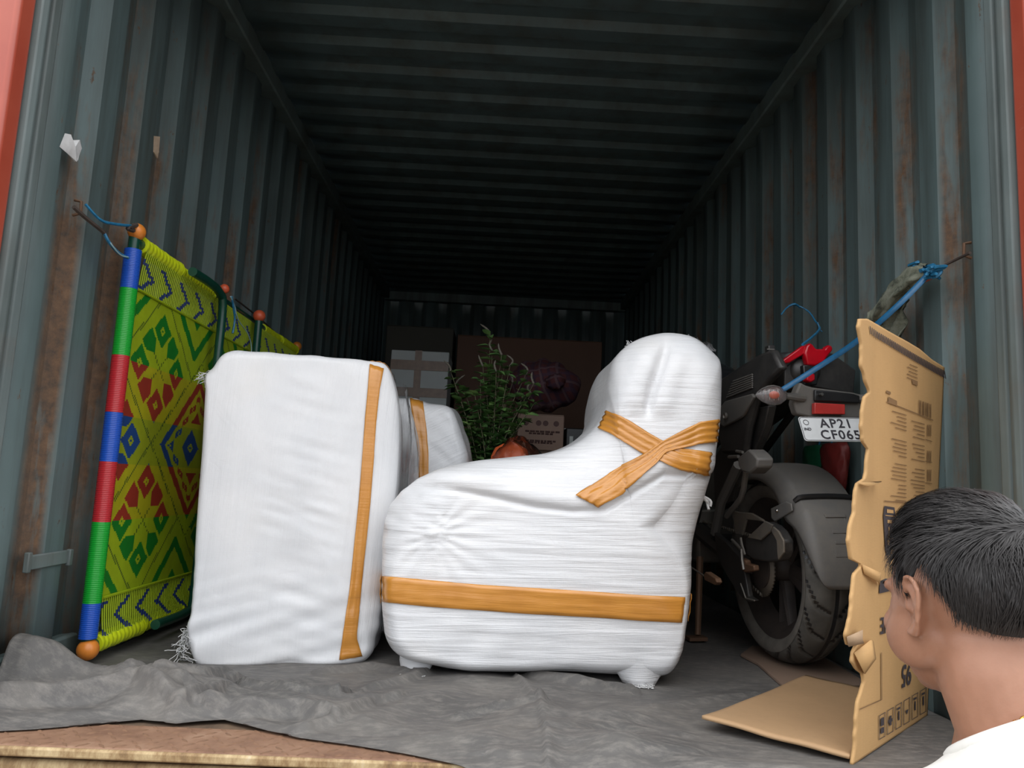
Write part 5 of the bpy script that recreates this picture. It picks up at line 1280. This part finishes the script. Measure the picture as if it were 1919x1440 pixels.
pquads([hline(1654, 752, 1742, 787, 2.2), hline(1650, 938, 1738, 945, 2.0), hline(1727, 823, 1740, 827, 1.5), hline(1727, 864, 1740, 866, 1.5), hline(1727, 904, 1740, 906, 1.5), [(1604, 1327), (1645, 1309), (1645, 1311), (1604, 1329)], [(1644, 1222), (1645.4, 1222), (1645.8, 1310), (1644.4, 1310)]], 'ruled_line', 'print_brown')
pquads([[(x, 750 + (x - 1715) * .36), (x + w, 750 + (x - 1715) * .36), (x + w, 776 + (x - 1715) * .36), (x, 776 + (x - 1715) * .36)] for x, w in ((1715, 1), (1717.5, 1.6), (1720.5, .8), (1723, 1.8), (1726, .9), (1728.5, 1.2), (1731, 1.8), (1734.5, .9), (1737, 1.4))], 'barcode', 'print_brown')
for k, y in enumerate((796, 845, 880, 922)): pquads([[(1731 + j * 3.0, y), (1732.3 + j * 3.0, y + .5), (1732.0 + j * 3, y + 22), (1730.8 + j * 3, y + 21.5)] for j in range(3)], 'side_heading')
pquads([[(1650, 948), (1669, 951), (1671, 968), (1660, 1038), (1655, 1041), (1652, 1030), (1648, 966)]], 'drawn_symbol', 'print_ink', None)
mbq = [[(1654, 954), (1666, 956), (1666, 962), (1654, 961)], [(1651, 965), (1669, 967), (1669, 968.5), (1651, 966.5)], [(1655, 974), (1663, 975), (1663, 981), (1655, 980)], [(1657, 988), (1659, 988), (1658.5, 1010), (1657, 1010)], [(1655, 1012), (1660, 1012.5), (1660, 1022), (1655.5, 1021)]]
mb = MB()
for q in mbq: mb.add([onb(*p, l=0.0022) for p in q], [(0, 1, 2, 3)])
under(cb, mb.build('symbol_window', 'kraft', sharp=0, smooth=False))
pquads([[(1641, 1091), (1690, 1080), (1690, 1100), (1640, 1112)]], 'solid_bar', 'print_ink', None)
def ptxt(t, size, px, py, flip=True, name='lettering', sx=1.0, mat='print_ink', ang=0.0):
    mb = text_mb(t, 1.0, 0.0, 1.0, 0.02); u0, v0 = inv(px, py); W = 0.53; H = 0.95
    vs = []
    for (x, y, z) in mb.v:
        if flip: x, y = -x, -y
        x *= size * sx; y *= size; x, y = x * math.cos(ang) - y * math.sin(ang), x * math.sin(ang) + y * math.cos(ang)
        u, v = u0 + x / W, v0 + y / H; vs.append(tuple(bend(u, v) + NRM * 0.0085))
    mb.v = vs; return under(cb, mb.build(name, mat, sharp=0, smooth=False))
ptxt('CAUTION', 0.024, 1702, 964, sx=1.0, mat='print_brown'); ptxt('LINE', 0.052, 1658, 1168, sx=1.0); ptxt('95', 0.075, 1692, 1262)
sym = []
for k in range(6):
    x = 1640 + k * 15.5; y = 1340 - k * 9.2; w = 12; d = -7; h = 44
    for (a, b, c, e) in ((0, 0, w, 1.3), (0, h, w, 1.3)): sym.append([(x + a, y + b), (x + c, y + b + d), (x + c, y + b + d + e), (x + a, y + b + e)])
    sym.append([(x, y), (x + 1.0, y), (x + 1.0, y + h), (x, y + h)]); sym.append([(x + w - 1, y + d), (x + w, y + d), (x + w, y + d + h), (x + w - 1, y + d + h)])
    cy = y + h / 2 + d / 2
    if k == 0: sym += [[(x + 3, cy - 13), (x + 9, cy - 16), (x + 9, cy - 1), (x + 3, cy + 2)], [(x + 3, cy + 5), (x + 9, cy + 2), (x + 9, cy + 13), (x + 3, cy + 16)]]
    elif k == 1: sym += [[(x + 4, cy - 8), (x + 8, cy - 10), (x + 8, cy + 8), (x + 4, cy + 10)], [(x + 2, cy - 1), (x + 10, cy - 5), (x + 10, cy + 1), (x + 2, cy + 5)]]
    elif k == 3: sym += [[(x + 3, cy), (x + 9, cy - 3), (x + 6.5, cy + 7)]]
    else: sym += [[(x + 5, cy - 8), (x + 7.5, cy - 9), (x + 7.5, cy + 8), (x + 5, cy + 9)], [(x + 3, cy - 14), (x + 9, cy - 17), (x + 9, cy - 13), (x + 3, cy - 10)]]
pquads(sym, 'care_symbol', 'print_ink')
# torn tongues of liner that curl off the edge
for pts in ([(1575, 1190), (1594, 1176), (1600, 1184), (1598, 1202), (1580, 1209)], [(1592, 1222), (1612, 1196), (1628, 1200), (1622, 1232), (1612, 1262), (1600, 1256)], [(1604, 1056), (1632, 1072), (1640, 1096), (1628, 1090), (1608, 1074)], [(1594, 905), (1634, 902), (1632, 908), (1606, 912)]):
    u, v = zip(*[inv(*p) for p in pts]); mb = MB(); P = [np.array(bend(a, b)) + NRM * (0.009 + 0.012 * (i % 2)) for i, (a, b) in enumerate(zip(u, v))]; c = sum(P) / len(P) + NRM * 0.012
    n = len(P); mb.add([tuple(p) for p in P] + [tuple(c)], [(i, (i + 1) % n, n) for i in range(n)]); under(cb, mb.build('torn_tongue', 'kraft_core' if pts[0][0] in (1575, 1612) else 'kraft', sharp=0, solid=0.002))
# floor flap
poly = [(0.516, 1.862), (0.776, 1.673), (1.160, 2.072), (1.165, 2.18), (1.086, 2.275), (0.981, 2.398)]
mb = MB(); a, b, c, d = (np.array(p) for p in (poly[0], poly[1], poly[3], poly[5])); rows = []
for i in range(31):
    t = i / 30; l = lerp(a, d, t); r = lerp(b, (1.165, 2.10), min(1, t / 0.93)) if t < 0.93 else lerp(np.array((1.165, 2.10)), c, (t - .93) / .07)
    r = lerp(b, c, t)
    rows.append([(lerp(l[0], r[0], j / 30), lerp(l[1], r[1], j / 30), 0.022 + 0.016 * (1 - j / 30) * (1 - t) ** 2 + 0.004 * nz(i * .1, j * .1, 7)) for j in range(31)])
mb.grid(rows); under(cb, mb.build('floor_flap', 'kraft_flap', sharp=0, solid=0.008))
# flattened sheet under the rear tyre
mb = MB(); P = [onZ(1388, 1230, 0.01), onZ(1420, 1247, 0.01), onZ(1478, 1298, 0.01)]
pts = [(P[0][0], P[0][1]), (P[1][0], P[1][1]), (P[2][0], P[2][1]), (1.16, 2.36), (1.18, 2.80), (0.98, 2.88)]
mb.prism(pts, 0.008, 0.016); mb.build('flat_cardboard', 'kraft_old', bevel=0.001, smooth=False, sharp=0, label='flattened cardboard sheet lying under the motorcycle rear tyre', cat='cardboard')
# ---------------------------------------------------------------- the man looking in, back to the camera
HC = Vector((0.615, 1.0, 0.434)); HY = R_(15); HT = R_(8)
MH = TR(*HC) @ RZ(HY) @ RX(-HT) @ RY(R_(-2))            # head frame: +y is where he looks
man = thing('person', (0.70, 0.86, GZ + 0.02), 'man with short black hair in a white t-shirt, back to the camera', 'person')
def skin_obj(verts, edges, radii, root, sub=2):
    me = bpy.data.meshes.new('s'); me.from_pydata([tuple(v) for v in verts], edges, []); o = bpy.data.objects.new('s', me); COL.objects.link(o)
    md = o.modifiers.new('skin', 'SKIN'); md.use_smooth_shade = True
    for i, sv in enumerate(me.skin_vertices[0].data):
        r = radii[i]; sv.radius = r if isinstance(r, tuple) else (r, r); sv.use_root = (i == root)
    sd = o.modifiers.new('sub', 'SUBSURF'); sd.levels = sub; sd.render_levels = sub
    mb = evaluated_mb(o); bpy.data.objects.remove(o); return mb
G = GZ + 0.02
NB = MH @ Vector((0.0, -0.035, -0.135))                  # base of the skull
# skeleton joints in the place
pel = Vector((0.72, 0.82, G + 0.90)); sp1 = Vector((0.71, 0.82, G + 1.06)); chest = Vector((0.69, 0.86, G + 1.26)); nb = Vector((0.660, 0.950, G + 1.492))
J = {'pel': (pel, (.15, .11)), 'sp1': (sp1, (.145, .11)), 'chest': (chest, (.165, .115)), 'nb': (nb, (.080, .075)), 'nk': (NB + Vector((0.0, -.008, -.035)), (.066, .068)), 'hd': (MH @ Vector((0, 0.0, -.03)), (.055, .06))}
tw_ = R_(-6); sx, sy = math.cos(tw_), math.sin(tw_)
def sh(d, z, f=0): return Vector((0.668 + d * sx - f * sy, 0.925 + d * sy + f * sx, G + z))
J.update({'lsh': (sh(-.185, 1.345), .062), 'lel': (sh(-.25, 1.13, .02), .045), 'lwr': (sh(-.24, .90, .12), .030), 'rsh': (sh(.185, 1.42), .062), 'rel': (sh(.26, 1.13, -.02), .045), 'rwr': (sh(.25, .90, .10), .030)})
J.update({'lhip': (pel + Vector((-.10 * sx, -.10 * sy, -.06)), .095), 'lkn': (Vector((.62, .82, G + .48)), .062), 'lan': (Vector((.61, .80, G + .09)), .042), 'lto': (Vector((.60, .94, G + .035)), .034), 'rhip': (pel + Vector((.10 * sx, .10 * sy, -.06)), .095), 'rkn': (Vector((.82, .82, G + .48)), .062), 'ran': (Vector((.83, .80, G + .09)), .042), 'rto': (Vector((.84, .94, G + .035)), .034)})
E_ = [('pel', 'sp1'), ('sp1', 'chest'), ('chest', 'nb'), ('nb', 'nk'), ('nk', 'hd'), ('chest', 'lsh'), ('lsh', 'lel'), ('lel', 'lwr'), ('chest', 'rsh'), ('rsh', 'rel'), ('rel', 'rwr'), ('pel', 'lhip'), ('lhip', 'lkn'), ('lkn', 'lan'), ('lan', 'lto'), ('pel', 'rhip'), ('rhip', 'rkn'), ('rkn', 'ran'), ('ran', 'rto')]
names = list(J); idx = {n: i for i, n in enumerate(names)}
body = skin_obj([J[n][0] for n in names], [(idx[a], idx[b]) for a, b in E_], [J[n][1] for n in names], 0)
# hands: palm, four fingers and a thumb of different lengths, slightly curled
def hand(wr, el, sgn):
    d = (wr - el).normalized(); side = Vector((sx, sy, 0)) * sgn; fwd = d.cross(side).normalized() * sgn
    mb = MB(); palm = wr + d * .05
    mb.ball((0, 0, 0), 1, 16, 10, M=Matrix.Translation(palm) @ Matrix((( *(fwd), 0), (*(side), 0), (*d, 0), (0, 0, 0, 1))).transposed() @ Matrix.Diagonal((.040, .016, .055, 1)))
    for k, (o_, L) in enumerate(((-.030, .062), (-.010, .076), (.010, .082), (.030, .070))):
        b = palm + d * .038 + fwd * (-o_ * -1.0); p1 = b + d * L * .45 - side * .004; p2 = p1 + (d * .85 - side * .5).normalized() * L * .32; p3 = p2 + (d * .6 - side * .8).normalized() * L * .26
        mb.tube([b, p1, p2, p3], [.0095, .009, .008, .0065], 8)
    b = palm - d * .02 + fwd * .030; mb.tube([b, b + (fwd * .7 + d * .7) * .035, b + (fwd * .6 + d * 1.2) * .05 - side * .01], [.012, .0105, .008], 8)
    return mb
# head: cranium, face, jaw, brow, nose, lips, ears
hd = MB()
def hb_(c, r, nu=28, nv=18): hd.ball(c, r, nu, nv, M=MH)
hb_((0, -.012, .022), (.0775, .098, .095)); hb_((0, .030, -.030), (.069, .070, .085)); hb_((0, .030, -.078), (.052, .058, .042)); hb_((0, .066, -.098), (.024, .022, .020)); hb_((0, -.02, -.055), (.064, .070, .055))
hb_((0, .082, .020), (.048, .016, .014)); hb_((0, .098, -.022), (.013, .022, .020)); hb_((0, .090, -.006), (.010, .018, .026)); hb_((0, .086, -.062), (.024, .014, .009)); hb_((.036, .072, -.030), (.024, .022, .022)); hb_((-.036, .072, -.030), (.024, .022, .022))
hb_((0.058, .028, -.045), (.022, .046, .040)); hb_((-.058, .028, -.045), (.022, .046, .040))
for s_ in (-1, 1):
    ex = lambda y, z, o=0: MH @ Vector((s_ * (.0755 + o), y, z))
    rim = spline([(.010, -.030), (-.004, -.036), (-.014, -.024), (-.022, -.004), (-.026, .016), (-.020, .030), (-.006, .034), (.006, .026), (.010, .012)], 40)
    hd.tube([ex(y, z - .004, .010 + .010 * sstep(.01, -.024, y)) for y, z in rim], [.0052 if 8 > i else .0042 for i in range(40)], 8)
    hd.tube([ex(-.004, -.032, .008), ex(.004, -.036, .006)], .0075, 10)                                  # lobe
    hd.tube([ex(.004, .020, .009), ex(-.010, .010, .014), ex(-.014, -.008, .014), ex(-.004, -.020, .010)], .0042, 8)   # antihelix
    hd.tube([ex(.010, .000, .004), ex(.009, -.012, .007)], .0055, 8)                                      # tragus
    q = [ex(y * .86 - .001, z * .88 - .004, .005 + .008 * sstep(.01, -.024, y)) for y, z in rim]; c_ = ex(-.004, -.004, .002)
    n = len(q); bck = [ex(y * .8, z * .8 - .004, -.006) for y, z in rim]
    hd.add([tuple(v) for v in q + bck] + [tuple(c_), tuple(ex(-.004, -.004, -.010))], [(i, (i + 1) % n, 2 * n) for i in range(n)] + [(i, n + i, n + (i + 1) % n, (i + 1) % n) for i in range(n)] + [(n + i, 2 * n + 1, n + (i + 1) % n) for i in range(n)])
allb = MB()
nk = MB(); nk.tube([MH @ Vector((0, -.02, -.03)), MH @ Vector((0, -.03, -.09)), NB + Vector((.008, -.012, -.03)), nb + Vector((0, 0, .02)), nb + Vector((0, -.01, -.06))], [.060, .066, .071, .080, .095], 24)
for part in (body, hd, nk, hand(J['lwr'][0], J['lel'][0], -1), hand(J['rwr'][0], J['rel'][0], 1)): allb.add(part.v, part.f)
me = allb.mesh('tmp', []); o = bpy.data.objects.new('tmp', me); COL.objects.link(o)
md = o.modifiers.new('r', 'REMESH'); md.mode = 'VOXEL'; md.voxel_size = 0.0042; md.use_smooth_shade = True
md = o.modifiers.new('s', 'SMOOTH'); md.iterations = 5; md.factor = 0.5
bb = evaluated_mb(o); bpy.data.objects.remove(o)
bodyo = under(man, bb.build('body', 'skin', sharp=0)); bodyo.data.polygons.foreach_set('use_smooth', [True] * len(bodyo.data.polygons))
bv = BVHTree.FromPolygons([Vector(v) for v in bb.v], bb.f)
# eyes and brows (on the far side of the face from here)
for s_ in (-1, 1):
    mb = MB(); mb.ball((s_ * .031, .074, .002), .011, 14, 10, M=MH); under(man, mb.build('eye', 'paper_white'))
    mb = MB(); mb.tube([MH @ Vector((s_ * x, y, .024)) for x, y in ((.014, .100), (.03, .098), (.047, .086))], [.003, .0042, .002], 6); under(man, mb.build('eyebrow', 'hair_black'))
# hair: a close cap that follows the skull, with strands combed forward over it
def hairline(az):
    """lowest elevation of hair (radians above the head centre) at azimuth az from the face (+y), |az| in 0..pi"""
    d = abs(math.degrees(az)); return R_(float(np.interp(d, [0, 25, 45, 62, 72, 80, 88, 100, 112, 125, 145, 180], [42, 40, 26, 16, -6, -14, 14, 20, -14, -36, -42, -43])))
HCN = Vector((0, -.012, .022)); HR = (.0775, .098, .095)
def cap_pt(az, el, off):
    v = Vector((math.sin(az) * math.cos(el), math.cos(az) * math.cos(el), math.sin(el)))
    k = 1 / math.sqrt((v.x / HR[0]) ** 2 + (v.y / HR[1]) ** 2 + (v.z / HR[2]) ** 2)
    if el < 0:
        o_ = MH @ HCN; dr = (MH.to_3x3() @ v).normalized(); hit = bv.ray_cast(o_ + dr * 0.17, -dr)
        if hit[0] is not None: k = max(k * 0.86, min(k * 1.12, (hit[0] - o_).length))
    return MH @ (HCN + v * (k + off))
def thick(el, lo, az):
    e = sstep(lo, lo + 0.5, el); e *= lerp(1.0, 0.45, sstep(0.1, 0.7, math.cos(az)) * sstep(1.3, 0.9, el)); return 0.001 + 0.0115 * e + 0.009 * e * sstep(0.3, 1.1, el) + 0.0035 * e * nz(math.sin(az) * 3, math.cos(az) * 3, el * 5)
mb = MB(); rows = []; NA, NE = 96, 40
for j in range(NE + 1):
    row = []
    for i in range(NA):
        az = -math.pi + 2 * math.pi * i / NA; lo = hairline(az); el = lerp(lo, math.pi / 2 - .001, (j / NE)); row.append(cap_pt(az, el, thick(el, lo, az) if j else -0.004))
    rows.append(row)
mb.grid(rows, close=True); hair = under(man, mb.build('hair', 'hair_black', sharp=0))
st_ = MB(); random.seed(21); CROWN = (R_(150), R_(62))
for k in range(12000):
    az = random.uniform(-math.pi, math.pi); lo = hairline(az); sl = random.uniform(math.sin(lo), 1.0); el = math.asin(sl)
    t0 = thick(el, lo, az); e = sstep(lo, lo + .7, el)
    p = cap_pt(az, el, t0 - .003); nrm = (p - (MH @ HCN)).normalized()
    fwd = MH.to_3x3() @ Vector((-0.45, 1.0, 0.0)); dwn = MH.to_3x3() @ Vector((0, 0, -1.0)); back = MH.to_3x3() @ Vector((0, -1, 0))
    f = sstep(0.25, 0.8, el); d = fwd * f + dwn * (1 - f) * 1.1 + fwd * (0.35 * (1 - f) * (1 if math.cos(az) > -.3 else 0.1))
    cl_ = nz(math.sin(az) * 6, math.cos(az) * 6, el * 6); d = d + (MH.to_3x3() @ Vector((1, 0, 0))) * (0.7 * cl_) + Vector((random.uniform(-.10, .10), random.uniform(-.10, .10), random.uniform(-.10, .10)))
    d = (d - nrm * d.dot(nrm)).normalized(); L = min(lerp(.010, .052, e), .006 + (el - lo) * .085) * random.uniform(.6, 1.1); w = d.cross(nrm) * lerp(.0004, .0008, e); P = []
    for q in range(5):
        t = q / 4; c = p + d * (L * t); c = c + nrm * (lerp(.001, .007, e) * math.sin(math.pi * min(1, t * .8 + .1)) * random.uniform(.7, 1.2) - (L * t) ** 2 * 4.5); ww = w * (1 - .85 * t); P += [c - ww, c + ww]
    st_.add(P, [(2 * q, 2 * q + 1, 2 * q + 3, 2 * q + 2) for q in range(4)])
o = st_.build('hair_strands', 'hair_black', sharp=0, kind='stuff'); o.parent = hair; o.matrix_parent_inverse = Matrix.Identity(4); o.matrix_parent_inverse.identity()
# t-shirt, trousers, shoes
def union(mbs, voxel, it):
    al = MB()
    for q in mbs: al.add(q.v, q.f)
    me_ = al.mesh('u', []); o_ = bpy.data.objects.new('u', me_); COL.objects.link(o_)
    m_ = o_.modifiers.new('r', 'REMESH'); m_.mode = 'VOXEL'; m_.voxel_size = voxel
    m_ = o_.modifiers.new('s', 'SMOOTH'); m_.iterations = it; m_.factor = 0.5
    r = evaluated_mb(o_); bpy.data.objects.remove(o_); return r
tq = MB(); ax = Vector((sx, sy, 0))
def oval(c, w, d, zt=0.0, n=32): return [c + ax * (w * math.cos(2 * math.pi * i / n)) + Vector((-sy, sx, 0)) * (d * math.sin(2 * math.pi * i / n)) + Vector((0, 0, zt * math.cos(2 * math.pi * i / n) ** 2)) for i in range(n)]
rows = [oval(pel + Vector((0, 0, -.06)), .20, .145), oval(pel + Vector((0, 0, .06)), .195, .14), oval(sp1 + Vector((0, 0, .04)), .19, .138), oval(lerp(sp1, chest, .6), .20, .142), oval(chest + Vector((0, 0, .03)), .205, .138), oval(lerp(chest, nb, .5) + Vector((0, -.01, 0)), .185, .115), [p_ + Vector((0, 0, .2 * (p_ - nb).dot(ax) - .30 * (p_ - nb).dot(Vector((-sy, sx, 0))))) for p_ in oval(nb + Vector((0, -.020, -.050)), .130, .105)], [p_ + Vector((0, 0, .28 * (p_ - nb).dot(ax) - .50 * (p_ - nb).dot(Vector((-sy, sx, 0))))) for p_ in oval(nb + Vector((0, -.010, -.006)), .098, .092, 0.0)]]
tq.grid(rows, close=True); tq.f += [tuple(range(32)), tuple(range(7 * 32, 8 * 32))]; tq.mi += [0, 0]
for s_ in ('l', 'r'):
    S0 = J[s_ + 'sh'][0]; tq.tube([nb + Vector((0, -.014, -.062)), lerp(nb, S0, .55) + Vector((0, -.008, -.030)), S0 + Vector((0, 0, -.006)), lerp(S0, J[s_ + 'el'][0], .3), lerp(S0, J[s_ + 'el'][0], .66)], [.070, .070, .074, .076, .082], 20)
tb = union([tq], .009, 7)
tm = tb.mesh('t', [])
for v in tm.vertices: v.co += v.normal * (0.005 * nz(v.co.x * 9, v.co.y * 9, v.co.z * 5) + 0.003 * nz(v.co.x * 22, v.co.y * 22, v.co.z * 14))
shirt = put(tm, 't_shirt', 'cotton_white', man)
sv = BVHTree.FromPolygons([v.co for v in tm.vertices], [tuple(q.vertices) for q in tm.polygons])
col = MB(); ring = [nb + ax * (.089 * math.cos(2 * math.pi * k / 48)) + Vector((-sy, sx, 0)) * (.082 * math.sin(2 * math.pi * k / 48)) + Vector((0, -.008, -.004 - .046 * math.sin(2 * math.pi * k / 48) + .026 * math.cos(2 * math.pi * k / 48))) for k in range(48)]
col.tube(ring + [ring[0]], .008, 8, caps=False); colo = col.build('collar', 'cotton_white', sharp=0); colo.parent = shirt
# gold chain on the neck
ch = MB(); cz2 = nb + Vector((0, 0, .020)); cr = []
for k in range(140):
    a = 2 * math.pi * k / 140; d = Vector((math.cos(a), math.sin(a), 0)); z0_ = -.052 * math.sin(a) + .034 * math.cos(a) - .012
    hit = bv.ray_cast(cz2 + Vector((0, 0, z0_)) + d * .3, -d); r = (hit[0] - (cz2 + Vector((0, 0, z0_)))).length if hit[0] is not None else .08; cr.append(cz2 + Vector((0, 0, z0_)) + d * (min(r, .12) + .002))
for k in range(140):
    ch.tube([cr[k] + Vector((0, 0, .0014 * (-1) ** k)), cr[(k + 1) % 140] + Vector((0, 0, -.0014 * (-1) ** k))], .0017, 5)
under(man, ch.build('neck_chain', 'gold', sharp=0))
tr_n = {'pel': (pel + Vector((0, 0, -.02)), (.165, .125)), 'lh': (J['lhip'][0], .112), 'lk': (J['lkn'][0], .085), 'la': (J['lan'][0] + Vector((0, 0, .03)), .075), 'rh': (J['rhip'][0], .112), 'rk': (J['rkn'][0], .085), 'ra': (J['ran'][0] + Vector((0, 0, .03)), .075)}
tn = list(tr_n); ti = {n: i for i, n in enumerate(tn)}
tb = skin_obj([tr_n[n][0] for n in tn], [(ti[a], ti[b]) for a, b in (('pel', 'lh'), ('lh', 'lk'), ('lk', 'la'), ('pel', 'rh'), ('rh', 'rk'), ('rk', 'ra'))], [tr_n[n][1] for n in tn], 0, 2)
put(tb.mesh('t', []), 'trousers', 'trouser_navy', man)
for a, t in (('lan', 'lto'), ('ran', 'rto')):
    p, q = J[a][0], J[t][0]; d = (q - p); d.z = 0; d.normalize(); mb = MB(); w = Vector((-d.y, d.x, 0)); rows = []
    for k in range(12):
        f = k / 11; c = p + d * lerp(-.07, .21, f); hw = .045 * math.sin(math.pi * min(.93, f * .8 + .15)) + .012; h = lerp(.10, .05, f) * (1 if 0 < k < 11 else .6)
        rows.append([(c.x + w.x * hw * math.cos(2 * math.pi * i / 16), c.y + w.y * hw * math.cos(2 * math.pi * i / 16), G + .004 + h * .5 + h * .5 * math.sin(2 * math.pi * i / 16)) for i in range(16)])
    mb.grid(rows, close=True); mb.f += [tuple(range(16)), tuple(range(11 * 16, 12 * 16))]; mb.mi += [0, 0]; under(man, mb.build('shoe', 'shoe_black', sharp=0))
